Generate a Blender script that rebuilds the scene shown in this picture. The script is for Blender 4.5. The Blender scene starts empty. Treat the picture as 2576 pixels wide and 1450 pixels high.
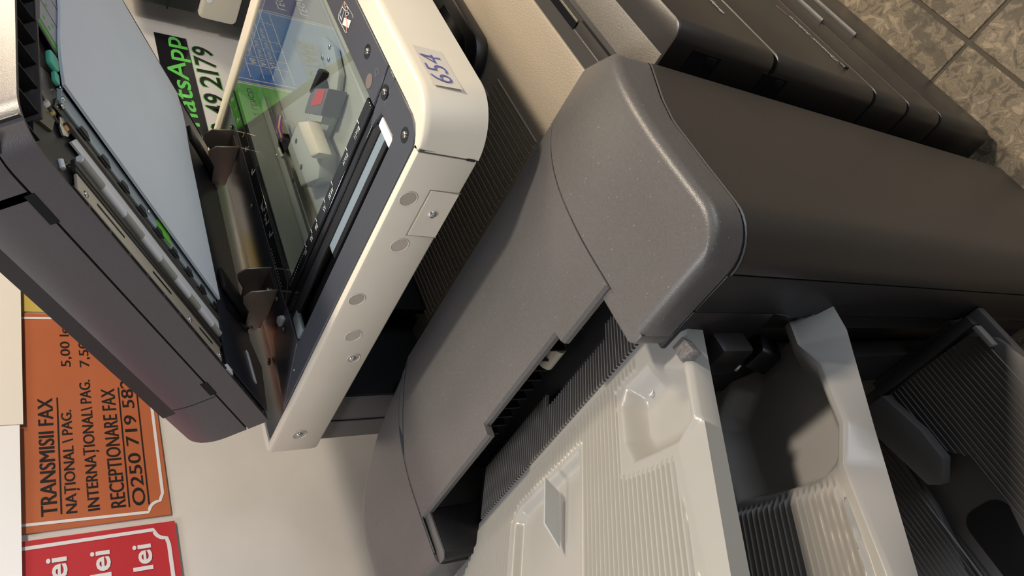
import bpy, bmesh, math, random
import numpy as np
from mathutils import Vector, Matrix
random.seed(4)
C = bpy.context.scene.collection
sc = bpy.context.scene

# ------------------------------------------------------------------ camera
F_PX = 1904.45
RC = np.array([[0.7439029356799911, -0.6674240076135599, 0.03396492820169371],
               [-0.3741588629950877, -0.4580672194036396, -0.8063371303307576],
               [0.5537269792315657, 0.5871282794831744, -0.5904801570774523]])
CAM = np.array([0.0, 0.0, 1.40])
cd = bpy.data.cameras.new('camera'); cam = bpy.data.objects.new('camera', cd); C.objects.link(cam)
cd.sensor_width = 36; cd.lens = 36 * F_PX / 2576; cd.clip_start = 0.01
cam.matrix_world = Matrix((
    (RC[1][0], RC[0][0], -RC[2][0], CAM[0]),
    (RC[1][1], RC[0][1], -RC[2][1], CAM[1]),
    (RC[1][2], RC[0][2], -RC[2][2], CAM[2]),
    (0, 0, 0, 1)))
sc.camera = cam

# ------------------------------------------------------------------ world, lights, exposure
sc.view_settings.view_transform = 'Standard'; sc.view_settings.look = 'None'
sc.view_settings.gamma = 1; sc.view_settings.use_curve_mapping = False
sc.view_settings.exposure = 0.0
w = bpy.data.worlds.new('World'); sc.world = w; w.use_nodes = True
w.node_tree.nodes['Background'].inputs[0].default_value = (0.75, 0.82, 1.0, 1)
w.node_tree.nodes['Background'].inputs[1].default_value = 0.07

def area(name, loc, target, sx, sy, power, col):
    l = bpy.data.lights.new(name, 'AREA'); l.shape = 'RECTANGLE'; l.size = sx; l.size_y = sy
    l.energy = power; l.color = col
    o = bpy.data.objects.new(name, l); C.objects.link(o); o.location = loc
    d = Vector(target) - Vector(loc); o.rotation_euler = d.to_track_quat('-Z', 'Y').to_euler()
    return o
area('ceiling_lamp_warm', (1.30, -0.50, 2.72), (0.5, 0.3, 0.6), 0.16, 0.16, 40, (1.0, 0.87, 0.70))
area('ceiling_lamp_right', (2.90, -0.25, 2.70), (0.8, 0.3, 0.9), 0.55, 0.55, 58, (1.0, 0.82, 0.60))
area('ceiling_lamp_left', (-0.40, 0.60, 2.70), (0.3, 0.5, 0.9), 0.4, 0.4, 19, (0.93, 0.95, 1.0))
area('cool_front_fill', (0.2, -2.85, 0.80), (0.6, 0.6, 1.0), 2.4, 1.1, 38, (0.80, 0.89, 1.0))  # added cool fill from the front, kept low to brighten the lid pad

# ------------------------------------------------------------------ helpers
def ray(px, py):
    c = np.array([1450 - py - 725, px - 1288.0, F_PX]); return RC.T @ c
def at(px, py, axis, val):                      # photo pixel -> point on the plane axis = val
    d = ray(px, py); i = 'xyz'.index(axis); return CAM + d * (val - CAM[i]) / d[i]
def atp(px, py, p0, n):                         # photo pixel -> point on any plane
    d = ray(px, py); n = np.array(n, float); return CAM + d * (np.dot(np.array(p0) - CAM, n) / np.dot(d, n))

_m = {}
def mat(name, col, rough=0.5, metal=0.0, noise=0.0, nscale=400, bump=0.0, bscale=900, coat=0.0, spec=0.5, blot=0.0, dust=0.0):
    if name in _m: return _m[name]
    m = bpy.data.materials.new(name); m.use_nodes = True; nt = m.node_tree; b = nt.nodes['Principled BSDF']
    b.inputs['Base Color'].default_value = (*col, 1); b.inputs['Roughness'].default_value = rough
    b.inputs['Metallic'].default_value = metal
    b.inputs['Specular IOR Level'].default_value = spec
    if coat: b.inputs['Coat Weight'].default_value = coat; b.inputs['Coat Roughness'].default_value = 0.08
    g = nt.nodes.new('ShaderNodeNewGeometry')
    if noise or blot:
        n = nt.nodes.new('ShaderNodeTexNoise'); n.inputs['Scale'].default_value = nscale; n.inputs['Detail'].default_value = 2
        n2 = nt.nodes.new('ShaderNodeTexNoise'); n2.inputs['Scale'].default_value = 9; n2.inputs['Detail'].default_value = 4
        nt.links.new(g.outputs['Position'], n.inputs['Vector']); nt.links.new(g.outputs['Position'], n2.inputs['Vector'])
        mp = nt.nodes.new('ShaderNodeMapRange'); mp.inputs[1].default_value = .3; mp.inputs[2].default_value = .7
        mp.inputs[3].default_value = 1 - noise; mp.inputs[4].default_value = 1 + noise
        nt.links.new(n.outputs[0], mp.inputs[0])
        mp2 = nt.nodes.new('ShaderNodeMapRange'); mp2.inputs[1].default_value = .3; mp2.inputs[2].default_value = .7
        mp2.inputs[3].default_value = 1 - blot; mp2.inputs[4].default_value = 1 + blot
        nt.links.new(n2.outputs[0], mp2.inputs[0])
        mu = nt.nodes.new('ShaderNodeMath'); mu.operation = 'MULTIPLY'
        nt.links.new(mp.outputs[0], mu.inputs[0]); nt.links.new(mp2.outputs[0], mu.inputs[1])
        vm = nt.nodes.new('ShaderNodeVectorMath'); vm.operation = 'SCALE'; vm.inputs[0].default_value = col
        nt.links.new(mu.outputs[0], vm.inputs['Scale']); nt.links.new(vm.outputs[0], b.inputs['Base Color'])
    if dust:
        vo = nt.nodes.new('ShaderNodeTexVoronoi'); vo.inputs['Scale'].default_value = 150; nt.links.new(g.outputs['Position'], vo.inputs['Vector'])
        lt = nt.nodes.new('ShaderNodeMath'); lt.operation = 'LESS_THAN'; lt.inputs[1].default_value = dust; nt.links.new(vo.outputs['Distance'], lt.inputs[0])
        wn = nt.nodes.new('ShaderNodeMath'); wn.operation = 'MULTIPLY'; nt.links.new(lt.outputs[0], wn.inputs[0]); nt.links.new(vo.outputs['Color'], wn.inputs[1])
        mx = nt.nodes.new('ShaderNodeMix'); mx.data_type = 'RGBA'; nt.links.new(wn.outputs[0], mx.inputs[0]); mx.inputs[7].default_value = (.42, .40, .36, 1)
        nt.links.new(vm.outputs[0], mx.inputs[6]); nt.links.new(mx.outputs[2], b.inputs['Base Color'])
    if bump:
        n = nt.nodes.new('ShaderNodeTexNoise'); n.inputs['Scale'].default_value = bscale; n.inputs['Detail'].default_value = 2
        nt.links.new(g.outputs['Position'], n.inputs['Vector'])
        bp = nt.nodes.new('ShaderNodeBump'); bp.inputs['Strength'].default_value = bump; bp.inputs['Distance'].default_value = 0.0006
        nt.links.new(n.outputs[0], bp.inputs['Height']); nt.links.new(bp.outputs[0], b.inputs['Normal'])
    _m[name] = m; return m

M_CHAR = mat('charcoal_plastic', (0.060, 0.056, 0.056), 0.42, bump=.35, noise=.06, bscale=1300)
M_CHARD = mat('dark_charcoal_plastic', (0.014, 0.014, 0.016), 0.42, bump=.3, noise=.06)
M_COVER = mat('grained_grey_plastic', (0.106, 0.101, 0.099), 0.31, bump=.35, noise=.08, bscale=1200, blot=.05, dust=.07)
M_DOOR = mat('smooth_brown_grey_plastic', (0.030, 0.027, 0.026), 0.34, bump=.12, noise=.04, blot=.06)
M_LID = mat('purple_grey_plastic', (0.078, 0.069, 0.075), 0.36, bump=.2, noise=.05)
M_LEDGE = mat('grained_plastic_dim', (0.15, 0.135, 0.115), 0.5, bump=.8, noise=.12, bscale=520, nscale=520)  # darker copy of the tray plastic, its weaker light put into the colour
M_TAN = mat('grained_plastic_lit', (0.36, 0.305, 0.235), 0.5, bump=.8, noise=.12, bscale=520, nscale=520)  # same plastic as the ledge, stronger light put into the paler tone
M_BLK = mat('black_plastic', (0.018, 0.018, 0.020), 0.4)
M_INK = mat('matte_ink_black', (0.006, 0.006, 0.007), 0.7, spec=.25)
M_BLKG = mat('gloss_black', (0.012, 0.012, 0.014), 0.12)
M_BEZ = mat('slate_bezel_plastic', (0.060, 0.064, 0.078), 0.42, bump=.15, noise=.04)
M_BEIGE = mat('ivory_beige_plastic', (0.72, 0.66, 0.55), 0.40, bump=.08, blot=.03)
M_TRAY = mat('light_grey_tray_plastic', (0.335, 0.33, 0.315), 0.28, blot=.02)
M_TRAY2 = mat('mid_grey_tray_plastic', (0.34, 0.33, 0.32), 0.26, blot=.02)
M_TRAYD = mat('dark_grey_tray_plastic', (0.075, 0.07, 0.068), 0.5, blot=.04)
M_WHITE = mat('white_plastic', (0.80, 0.81, 0.83), 0.45)
M_PAD = mat('white_pad_foil', (0.78, 0.84, 0.95), 0.55, blot=.02)
M_ROLL = mat('grey_roller_rubber', (0.40, 0.40, 0.36), 0.5)
M_STEEL = mat('brushed_steel', (0.45, 0.42, 0.38), 0.3, metal=1.0)
M_BRN = mat('bronze_steel', (0.50, 0.43, 0.36), 0.38, metal=.75)
M_ZINC = mat('zinc_screw', (0.75, 0.78, 0.80), 0.2, metal=1.0)
M_INN = mat('scanner_tray_grey_green', (0.44, 0.47, 0.44), 0.35, blot=.03)
M_GRN = mat('teal_green_lever', (0.10, 0.55, 0.40), 0.35)
M_GRNP = mat('lime_green_print', (0.12, 0.48, 0.06), 0.4)
M_COP = mat('copper_bush', (0.65, 0.38, 0.2), 0.3, metal=1.0)

def fin(bm, name, m, parent=None, smooth=40, bev=0.0, seg=2):
    bmesh.ops.remove_doubles(bm, verts=bm.verts, dist=1e-6)
    bmesh.ops.recalc_face_normals(bm, faces=bm.faces)
    if bev > 0:
        es = [e for e in bm.edges if len(e.link_faces) == 2 and e.calc_face_angle(0) > math.radians(30)]
        bmesh.ops.bevel(bm, geom=es, offset=bev, segments=seg, affect='EDGES', profile=0.5, clamp_overlap=True)
    me = bpy.data.meshes.new(name); bm.to_mesh(me); bm.free()
    me.materials.append(m); me.shade_smooth()
    me.set_sharp_from_angle(angle=math.radians(smooth))
    o = bpy.data.objects.new(name, me); C.objects.link(o)
    if parent: o.parent = parent
    return o

def tobj(v, T):
    return T(v) if T else tuple(v)
def add_box(bm, a, b, T=None):
    vs = [bm.verts.new(tobj((x, y, z), T)) for x in (a[0], b[0]) for y in (a[1], b[1]) for z in (a[2], b[2])]
    for f in ((0, 1, 3, 2), (4, 6, 7, 5), (0, 4, 5, 1), (2, 3, 7, 6), (0, 2, 6, 4), (1, 5, 7, 3)):
        bm.faces.new([vs[i] for i in f])
def box(name, a, b, m, parent=None, bev=0.0, T=None, seg=2):
    bm = bmesh.new(); add_box(bm, a, b, T); return fin(bm, name, m, parent, bev=bev, seg=seg)
def add_prism(bm, pts, axis, a0, a1, T=None):
    def mk(p, a):
        return {'x': (a, p[0], p[1]), 'y': (p[0], a, p[1]), 'z': (p[0], p[1], a)}[axis]
    A = [bm.verts.new(tobj(mk(p, a0), T)) for p in pts]; B = [bm.verts.new(tobj(mk(p, a1), T)) for p in pts]
    n = len(pts); bm.faces.new(A); bm.faces.new(B[::-1])
    for i in range(n): bm.faces.new((A[i], A[(i + 1) % n], B[(i + 1) % n], B[i]))
def prism(name, pts, axis, a0, a1, m, parent=None, bev=0.0, T=None, seg=2, smooth=40):
    bm = bmesh.new(); add_prism(bm, pts, axis, a0, a1, T); return fin(bm, name, m, parent, bev=bev, seg=seg, smooth=smooth)
def add_tube(bm, pts, r, n=10, T=None, cap=True):
    pts = [Vector(tobj(p, T)) for p in pts]; rings = []
    up = Vector((0, 0, 1))
    for i, p in enumerate(pts):
        d = (pts[min(i + 1, len(pts) - 1)] - pts[max(i - 1, 0)]).normalized()
        u = d.cross(up if abs(d.z) < .9 else Vector((1, 0, 0))).normalized(); v = d.cross(u)
        rr = r[i] if isinstance(r, (list, tuple)) else r
        rings.append([bm.verts.new(p + (u * math.cos(2 * math.pi * k / n) + v * math.sin(2 * math.pi * k / n)) * rr) for k in range(n)])
    for a, b in zip(rings, rings[1:]):
        for k in range(n): bm.faces.new((a[k], a[(k + 1) % n], b[(k + 1) % n], b[k]))
    if cap: bm.faces.new(rings[0]); bm.faces.new(rings[-1][::-1])
def tube(name, pts, r, m, parent=None, n=10, T=None):
    bm = bmesh.new(); add_tube(bm, pts, r, n, T); return fin(bm, name, m, parent)
def grid(name, P, m, parent=None, smooth=35, closed_bottom=None, T=None):
    """P[i][j] = xyz ; optional skirt"""
    bm = bmesh.new(); ni, nj = len(P), len(P[0])
    V = [[bm.verts.new(tobj(P[i][j], T)) for j in range(nj)] for i in range(ni)]
    for i in range(ni - 1):
        for j in range(nj - 1):
            bm.faces.new((V[i][j], V[i + 1][j], V[i + 1][j + 1], V[i][j + 1]))
    return bm, V
def empty(name, loc, label=None, cat=None, group=None):
    o = bpy.data.objects.new(name, None); C.objects.link(o); o.location = (0, 0, 0)
    o.empty_display_size = .05
    if label: o['label'] = label
    if cat: o['category'] = cat
    if group: o['group'] = group
    return o
def tag(o, label=None, cat=None, group=None, kind=None):
    if label: o['label'] = label
    if cat: o['category'] = cat
    if group: o['group'] = group
    if kind: o['kind'] = kind
    return o
def arc(cx, cy, r, a0, a1, n=8):
    return [(cx + r * math.cos(math.radians(a0 + (a1 - a0) * i / n)), cy + r * math.sin(math.radians(a0 + (a1 - a0) * i / n))) for i in range(n + 1)]
def rect_round(x0, y0, x1, y1, r, n=5):
    return arc(x1 - r, y1 - r, r, 0, 90, n) + arc(x0 + r, y1 - r, r, 90, 180, n) + arc(x0 + r, y0 + r, r, 180, 270, n) + arc(x1 - r, y0 + r, r, 270, 360, n)

def text(name, s, origin, xd, yd, width, height, m, parent=None, bold=0.0, depth=0.0004, shear=0.0, fat=0.0):
    """flat print: s fitted into width x height, lower left corner at origin"""
    cu = bpy.data.curves.new(name, 'FONT'); cu.body = s; cu.size = 1; cu.offset = bold; cu.resolution_u = 3
    cu.shear = shear
    t = bpy.data.objects.new(name, cu); C.objects.link(t)
    bpy.context.view_layer.update()
    dg = bpy.context.evaluated_depsgraph_get()
    me = bpy.data.meshes.new_from_object(t.evaluated_get(dg))
    bpy.data.objects.remove(t); bpy.data.curves.remove(cu)
    co = np.array([v.co[:] for v in me.vertices])
    lo, hi = co.min(0), co.max(0); xd = Vector(xd).normalized(); yd = Vector(yd).normalized(); nn = xd.cross(yd)
    for v in me.vertices:
        a = (v.co.x - lo[0]) / (hi[0] - lo[0]) * width; b = (v.co.y - lo[1]) / (hi[1] - lo[1]) * height
        v.co = Vector(origin) + xd * a + yd * b + nn * depth
    if fat:                                    # heavier strokes: the same outlines laid again a hair to each side
        bm = bmesh.new()
        for k in (-1, 0, 1):
            n0 = len(bm.verts); bm.from_mesh(me); bm.verts.ensure_lookup_table()
            for v in bm.verts[n0:]: v.co += xd * fat * k + nn * .00002 * k
        bm.to_mesh(me); bm.free()
    me.materials.clear(); me.materials.append(m)
    o = bpy.data.objects.new(name, me); C.objects.link(o)
    if parent: o.parent = parent
    return o

# ================================================================== THE SETTING
M_WALL = mat('gloss_offwhite_wall_paint', (0.60, 0.585, 0.57), 0.26, blot=.05, coat=.25)
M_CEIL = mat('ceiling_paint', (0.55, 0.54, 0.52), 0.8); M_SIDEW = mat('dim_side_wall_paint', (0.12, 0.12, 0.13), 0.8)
YW = 1.25
tag(box('wall_back', (-2.5, YW, -.0), (3.6, YW + .1, 2.8), M_WALL), kind='structure')
tag(box('wall_left', (-2.6, -3.0, 0), (-2.5, YW + .1, 2.8), M_SIDEW), kind='structure')
tag(box('wall_right', (3.6, -3.0, 0), (3.7, YW + .1, 2.8), M_SIDEW), kind='structure')
tag(box('wall_front', (-2.6, -3.1, 0), (3.7, -3.0, 2.8), M_SIDEW), kind='structure')
tag(box('ceiling', (-2.6, -3.1, 2.8), (3.7, YW + .1, 2.9), M_CEIL), kind='structure')
# floor of stone-look tiles
def stone_mat():
    m = bpy.data.materials.new('rough_stone_tile'); m.use_nodes = True; nt = m.node_tree; b = nt.nodes['Principled BSDF']
    g = nt.nodes.new('ShaderNodeNewGeometry')
    n = nt.nodes.new('ShaderNodeTexNoise'); n.inputs['Scale'].default_value = 44; n.inputs['Detail'].default_value = 10; n.inputs['Distortion'].default_value = .7; n.inputs['Roughness'].default_value = .62
    n2 = nt.nodes.new('ShaderNodeTexNoise'); n2.inputs['Scale'].default_value = 9; n2.inputs['Detail'].default_value = 3
    ad = nt.nodes.new('ShaderNodeMath'); ad.operation = 'MULTIPLY_ADD'; ad.inputs[1].default_value = .45
    r = nt.nodes.new('ShaderNodeValToRGB'); e = r.color_ramp.elements
    e[0].position = .50; e[0].color = (.085, .070, .050, 1); e[1].position = .86; e[1].color = (.34, .275, .19, 1)
    x = e.new(.66); x.color = (.115, .094, .067, 1)
    x = e.new(.735); x.color = (.24, .195, .135, 1)
    x = e.new(.77); x.color = (.155, .125, .09, 1)
    for q in (n, n2): nt.links.new(g.outputs['Position'], q.inputs['Vector'])
    nt.links.new(n2.outputs[0], ad.inputs[0]); nt.links.new(n.outputs[0], ad.inputs[2]); nt.links.new(ad.outputs[0], r.inputs[0])
    nt.links.new(r.outputs[0], b.inputs['Base Color']); b.inputs['Roughness'].default_value = .6
    bp = nt.nodes.new('ShaderNodeBump'); bp.inputs['Strength'].default_value = .6; bp.inputs['Distance'].default_value = .004
    nt.links.new(ad.outputs[0], bp.inputs['Height']); nt.links.new(bp.outputs[0], b.inputs['Normal'])
    return m
floor = tag(box('floor', (-2.6, -3.1, -.1), (3.7, YW + .1, -.003), mat('grout', (.085, .072, .055), .8, noise=.2)), kind='structure')
M_STONE = stone_mat()
TS = 0.40
_b = bmesh.new(); add_box(_b, (0.004, 0.004, -.004), (TS - .003, TS - .003, 0.0)); tile0 = fin(_b, 'tile', M_STONE, floor, bev=.0015, seg=1)
first = True
for i in range(-5, 6):
    for j in range(-6, 4):
        x, y = 0.748 + i * TS, 0.123 + j * TS
        if x < -2.4 or x > 3.2 or y < -2.9 or y + TS > YW: continue
        if first: o = tile0; first = False
        else: o = tile0.copy(); C.objects.link(o)
        o.location = (x, y, random.uniform(-.0006, 0))

# ================================================================== POSTERS ON THE BACK WALL
YP = YW
def wall_sheet(name, x0, x1, z0, z1, m, label, cat, t=.003, group=None, y=YP):
    root = empty(name, None, label, cat, group)
    box('sheet', (x0, y - t, z0), (x1, y, z1), m, root, bev=.0004, seg=1)
    return root
M_ORG = mat('orange_print', (0.42, 0.125, 0.055), .3, coat=.4, blot=.04)
M_RED = mat('red_print', (0.45, 0.035, 0.045), .25, coat=.5, blot=.04)
M_WPR = mat('white_print', (0.66, 0.65, 0.68), .35)
M_KPR = mat('black_print', (0.012, 0.01, 0.012), .4)
M_YEL = mat('mustard_print', (0.52, 0.40, 0.10), .35)
M_BLU = mat('blue_print', (0.035, 0.16, 0.55), .3)
M_PUR = mat('purple_print', (0.07, 0.05, 0.30), .3)
M_GPR = mat('green_print', (0.09, 0.42, 0.05), .3)
M_LBL = mat('light_print', (0.75, 0.72, 0.78), .4)
X1, Z1 = (1, 0, 0), (0, 0, 1)
def wtext(name, s, x0, x1, z0, z1, m, parent, bold=.012, y=YP - .003, shear=0, fat=0):
    return text(name, s, (x0, y, z0), X1, Z1, x1 - x0, z1 - z0, m, parent, bold, shear=shear, fat=fat)
def strip(name, pts, wd, y, m, parent):
    """thin printed line along a polyline on the wall (x,z)"""
    bm = bmesh.new(); L = [];
    for i, p in enumerate(pts):
        a = Vector(pts[max(i - 1, 0)]); b = Vector(pts[min(i + 1, len(pts) - 1)]); d = (b - a).normalized(); n = Vector((-d.y, d.x)) * wd / 2
        L.append((bm.verts.new((p[0] + n.x, y, p[1] + n.y)), bm.verts.new((p[0] - n.x, y, p[1] - n.y))))
    for (a, b), (c, d) in zip(L, L[1:]): bm.faces.new((a, b, d, c))
    return fin(bm, name, m, parent)

op = wall_sheet('fax_price_poster', .627, 1.062, 1.101, 1.345, M_ORG, 'orange glossy poster listing fax prices in black capitals with a thin white border', 'poster')
yp_ = YP - .0035
strip('border', [(.642, 1.345), (.6365, 1.135)] + [(.6365 + .018 * math.sin(math.radians(a)), 1.116 + .018 * math.cos(math.radians(a))) for a in range(15, 91, 15)] + [(.668, 1.1105), (1.045, 1.108)], .005, yp_, M_WPR, op)
strip('border', [(1.050, 1.345), (1.050, 1.115)], .005, yp_, M_WPR, op)
wtext('lettering', 'TRANSMISII FAX', .652, .871, 1.263, 1.285, M_KPR, op, .0, fat=.0008)
wtext('lettering', 'NAȚIONAL \\ PAG.', .652, .845, 1.231, 1.2525, M_KPR, op, .0, fat=.0006)
wtext('lettering', '5,00 lei', .938, 1.035, 1.230, 1.2475, M_KPR, op, .0, fat=.0004)
wtext('lettering', 'INTERNAȚIONAL\\ PAG.', .652, .907, 1.199, 1.2225, M_KPR, op, .0, fat=.0006)
wtext('lettering', '7,50 lei', .936, 1.035, 1.201, 1.2185, M_KPR, op, .0, fat=.0004)
wtext('lettering', 'RECEPTIONARE FAX', .652, .886, 1.167, 1.189, M_KPR, op, .0, fat=.0006)
wtext('lettering', 'O250 719 582', .651, .905, 1.1375, 1.157, M_KPR, op, .0, fat=.0006)
for (a, b, z) in ((.652, .872, 1.258), (.650, .888, 1.1625), (.650, .905, 1.133)):
    strip('underline', [(a, z), (b, z - .002)], .0022, yp_, M_KPR, op)
rp = wall_sheet('price_poster', .20, .6145, 1.098, 1.345, M_RED, 'red glossy price poster with large white lei prices and white border', 'poster', t=.005)
yr_ = YP - .0056
strip('border', [(.602, 1.345), (.6035, 1.131)] + [(.6035 - .017 * math.sin(math.radians(a)), 1.114 + .017 * math.cos(math.radians(a))) for a in range(15, 91, 15)] + [(.575, 1.1115), (.21, 1.110)], .006, yr_, M_WPR, rp)
for z0, s in ((1.249, '1,00 lei'), (1.1915, '3,00 lei'), (1.133, '5,00 lei')):
    wtext('lettering', s, .435, .581, z0, z0 + .034, M_WPR, rp, .02, y=yr_)
wtext('lettering', 'color', .36, .548, 1.305, 1.335, M_WPR, rp, .02, y=yr_)
yl = wall_sheet('yellow_poster', 1.066, 1.30, 1.09, 1.345, M_YEL, 'mustard yellow poster edge just right of the orange fax poster', 'poster')
tag(box('white_paper_sheet', (.30, YP - .011, 1.311), (.816, YP - .0065, 1.62), mat('bright_paper', (.80, .82, .86), .6)), 'bright bluish white sheet pinned over the tops of the orange and red posters', 'sheet')
tag(box('cream_paper_sheet', (.818, YP - .010, 1.306), (1.16, YP - .0060, 1.62), mat('cream_paper', (.74, .71, .66), .6)), 'cream white sheet over the poster tops, right of the bluish one', 'sheet')
# phone number sign
ws = empty('phone_sign', None, 'messaging sign with green letters on a black band and black phone digits below', 'sign')
box('band', (1.30, YW - .002, .887), (2.122, YW, .974), M_BLKG, ws)
M_WA = mat('sign_green', (.12, .56, .10), .35)
wtext('lettering', 'WhatsApp', 1.565, 2.117, .889, .957, M_WA, ws, .012, y=YW - .0022)
for t_, a_, b_ in (('79', 1.998, 2.095), ('21', 1.895, 1.978), ('49', 1.772, 1.866), ('40', 1.640, 1.735), ('07', 1.51, 1.61)):
    for ch in (0, 1):
        m_ = (a_ + b_) / 2; c0, c1 = ((a_, m_ - .004), (m_ + .004, b_))[ch]
        if t_ == '21': c0, c1 = ((a_, m_ + .014), (m_ + .028, b_))[ch]
        wtext('number_outline', t_[ch], c0 - .002, c1 + .002, .8165, .8795, M_WA, ws, .03, y=YW - .0005)
        wtext('number', t_[ch], c0, c1, .8190, .8770, M_KPR, ws, .012, y=YW - .0012)
# posters higher up that the platen glass mirrors
gp = wall_sheet('green_price_poster', 1.56, 1.952, 1.19, 1.62, M_GPR, 'green price poster on the back wall, mirrored in the scanner glass', 'poster')
wtext('lettering', '2 LEI|CD', 1.795, 1.925, 1.315, 1.337, M_KPR, gp, .0)
wtext('lettering', 'DOSAR', 1.83, 1.90, 1.362, 1.382, mat('grey_print', (.10, .16, .12), .5), gp, .01)
strip('border', [(1.945, 1.20), (1.945, 1.61)], .004, yp_, M_LBL, gp)
bp_ = wall_sheet('plotting_price_poster', 1.962, 2.405, 1.19, 1.72, M_BLU, 'blue plotting price poster with a white table, mirrored in the scanner glass', 'poster')
for z in (1.345, 1.385, 1.415, 1.445, 1.478): strip('table_line', [(1.985, z), (2.385, z)], .0022, yp_, M_LBL, bp_)
for x in (2.055, 2.10, 2.16, 2.21, 2.32): strip('table_line', [(x, 1.345), (x, 1.478)], .0022, yp_, M_LBL, bp_)
strip('border', [(1.972, 1.2), (1.972, 1.71)], .0035, yp_, M_LBL, bp_); strip('border', [(2.392, 1.2), (2.392, 1.71)], .0035, yp_, M_LBL, bp_)
for k, s in enumerate(('A0', 'A1', 'A2')): wtext('lettering', s, 2.058, 2.090, 1.358 + k * .031, 1.380 + k * .031 - .003, M_LBL, bp_)
for k in range(3):
    for j in range(3): wtext('lettering', ('10,00', '20,00', '30,00')[k], (2.108, 2.166, 2.22)[j], (2.15, 2.20, 2.28)[j], 1.361 + k * .031, 1.373 + k * .031, M_LBL, bp_, .0)
wtext('lettering', 'PLOTARE', 1.985, 2.25, 1.545, 1.600, mat('pale_pink_print', (.6, .45, .45), .4), bp_, .01)
box('title_band', (1.98, YP - .0034, 1.53), (2.26, YP - .003, 1.62), mat('deep_blue_print', (.01, .08, .35), .3), bp_)
pp = wall_sheet('purple_price_poster', 2.415, 2.85, 1.19, 1.72, M_PUR, 'purple poster right of the blue one, mirrored at the edge of the scanner glass', 'poster')
for z in (1.43, 1.52, 1.6): wtext('lettering', 'LEGARE', 2.44, 2.62, z, z + .03, M_LBL, pp, .0)
# second machine behind, at right of the copier
sm = empty('office_printer', None, 'second white and black office machine standing by the back wall behind the copier', 'printer')
a0 = at(470, 38, 'y', 1.1); a1 = at(497, 42, 'y', 1.1); a2 = at(585, 72, 'y', 1.1); a3 = at(604, 78, 'y', 1.1)
xL = 2.145
prism('side_panel', rect_round(.62, .757, 1.185, .865, .016), 'x', xL, xL + .5, M_BEIGE, sm, bev=.006)
prism('upper_housing', rect_round(.62, .868, 1.18, 1.09, .012), 'x', xL + .006, xL + .5, M_CHARD, sm, bev=.008)
box('base', (xL + .012, .64, .02), (xL + .49, 1.195, .757), M_BLK, sm, bev=.004)
box('seam_strip', (xL + .004, .64, .945), (xL + .4, 1.182, .949), M_BLKG, sm)
for x in (.06, .42):
    for y in (.70, 1.14): prism('caster', arc(y, .02, .02, 0, 337, 15), 'x', xL + x - .012, xL + x + .012, M_BLK, sm)
bm = bmesh.new(); q = at(528, 2, 'x', xL); add_prism(bm, [(q[1] + .008 * math.cos(t), q[2] + .008 * math.sin(t)) for t in np.linspace(0, 6.2832, 19)[:-1]], 'x', xL - .001, xL + .01); fin(bm, 'button', M_WHITE, sm, bev=.0005)

# ================================================================== COPIER
cop = empty('office_copier', None, 'large ivory and charcoal office copier with raised feeder lid and open scanner glass', 'copier')

# ---- lower body
BX, BY = 0.58, 0.20
def body_outline(x0, y0, x1, y1, r): return [(x1, y1), (x0, y1)] + arc(x0 + r, y0 + r, r, 180, 270, 8) + [(x1, y0)]
fronts = [(.792, .622), (.616, .396), (.390, .304), (.298, .206), (.200, .035)]
for i, (z1, z0) in enumerate(fronts):
    nm = ['front_cover', 'front_cover', 'drawer', 'drawer', 'drawer'][i]
    o = prism(nm, body_outline(BX, BY, 1.22, .255, .018), 'z', z0, z1, M_DOOR, cop, bev=.004 if i == 0 else .0030)
box('body_core', (BX + .006, .25, .03), (1.22, .86, .782), M_BLK, cop, bev=.004)
box('toe_plinth', (BX + .03, .225, .004), (1.20, .84, .034), M_BLK, cop)
# side seams, dents with grips on the left flank
for i, (z, y) in enumerate(((.728, .232), (.600, .232))):
    box('side_recess', (BX - .0008, .222, z - .018), (BX + .004, .250, z + .030), M_BLKG, cop)
    box('recess_grip', (BX - .0015, .224, z - .012), (BX + .004, .236, z + .004), M_INK, cop, bev=.001)
box('side_panel', (BX + .001, .262, .05), (BX + .008, .85, .70), M_INK, cop, bev=.001)
for z in (.66, .42): box('side_seam', (BX - .0005, .262, z - .0015), (BX + .003, .33, z + .0015), M_BLKG, cop)
# handles in the drawer fronts
for z in (.300, .202):
    bm = bmesh.new()
    add_prism(bm, [(.80, z + .002), (1.16, z + .002), (1.14, z - .012), (1.10, z - .018), (.86, z - .018), (.82, z - .012)], 'y', BY - .0015, BY + .004)
    fin(bm, 'handle_recess', M_BLKG, cop)
    box('handle_lip', (.80, BY - .006, z - .001), (1.18, BY + .003, z + .004), M_STEEL if False else M_COVER, cop, bev=.0015)
# lettering on the fronts (reads along +x)
text('lettering', 'develop', (.661, BY - .0006, .656), X1, Z1, .031, .011, M_LBL, cop, .02)
text('lettering', 'Dynamic balance', (.645, BY - .0006, .4225), X1, Z1, .115, .013, M_LBL, cop, .01, shear=.2)
for k, colr in enumerate(((.55, .2, .6), (.8, .15, .30), (.9, .55, .15))):
    bm = bmesh.new(); x = .7625 + k * .0075
    vs = [bm.verts.new(p) for p in ((x, BY - .0008, .432 + k * .002), (x + .0075, BY - .0008, .434 + k * .002), (x + .0075, BY - .0008, .4365 + k * .0016), (x, BY - .0008, .4345 + k * .0018))]
    bm.faces.new(vs); fin(bm, 'logo_stroke', mat('stroke%d' % k, colr, .4), cop)
box('plug_tab', (.630, BY - .003, .418), (.642, BY + .001, .428), M_BLK, cop, bev=.001)
tube('cable_end', [(.70, .196, .735), (.716, .190, .722), (.728, .185, .735)], .007, mat('navy_knob', (.02, .02, .06), .3), cop)

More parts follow.
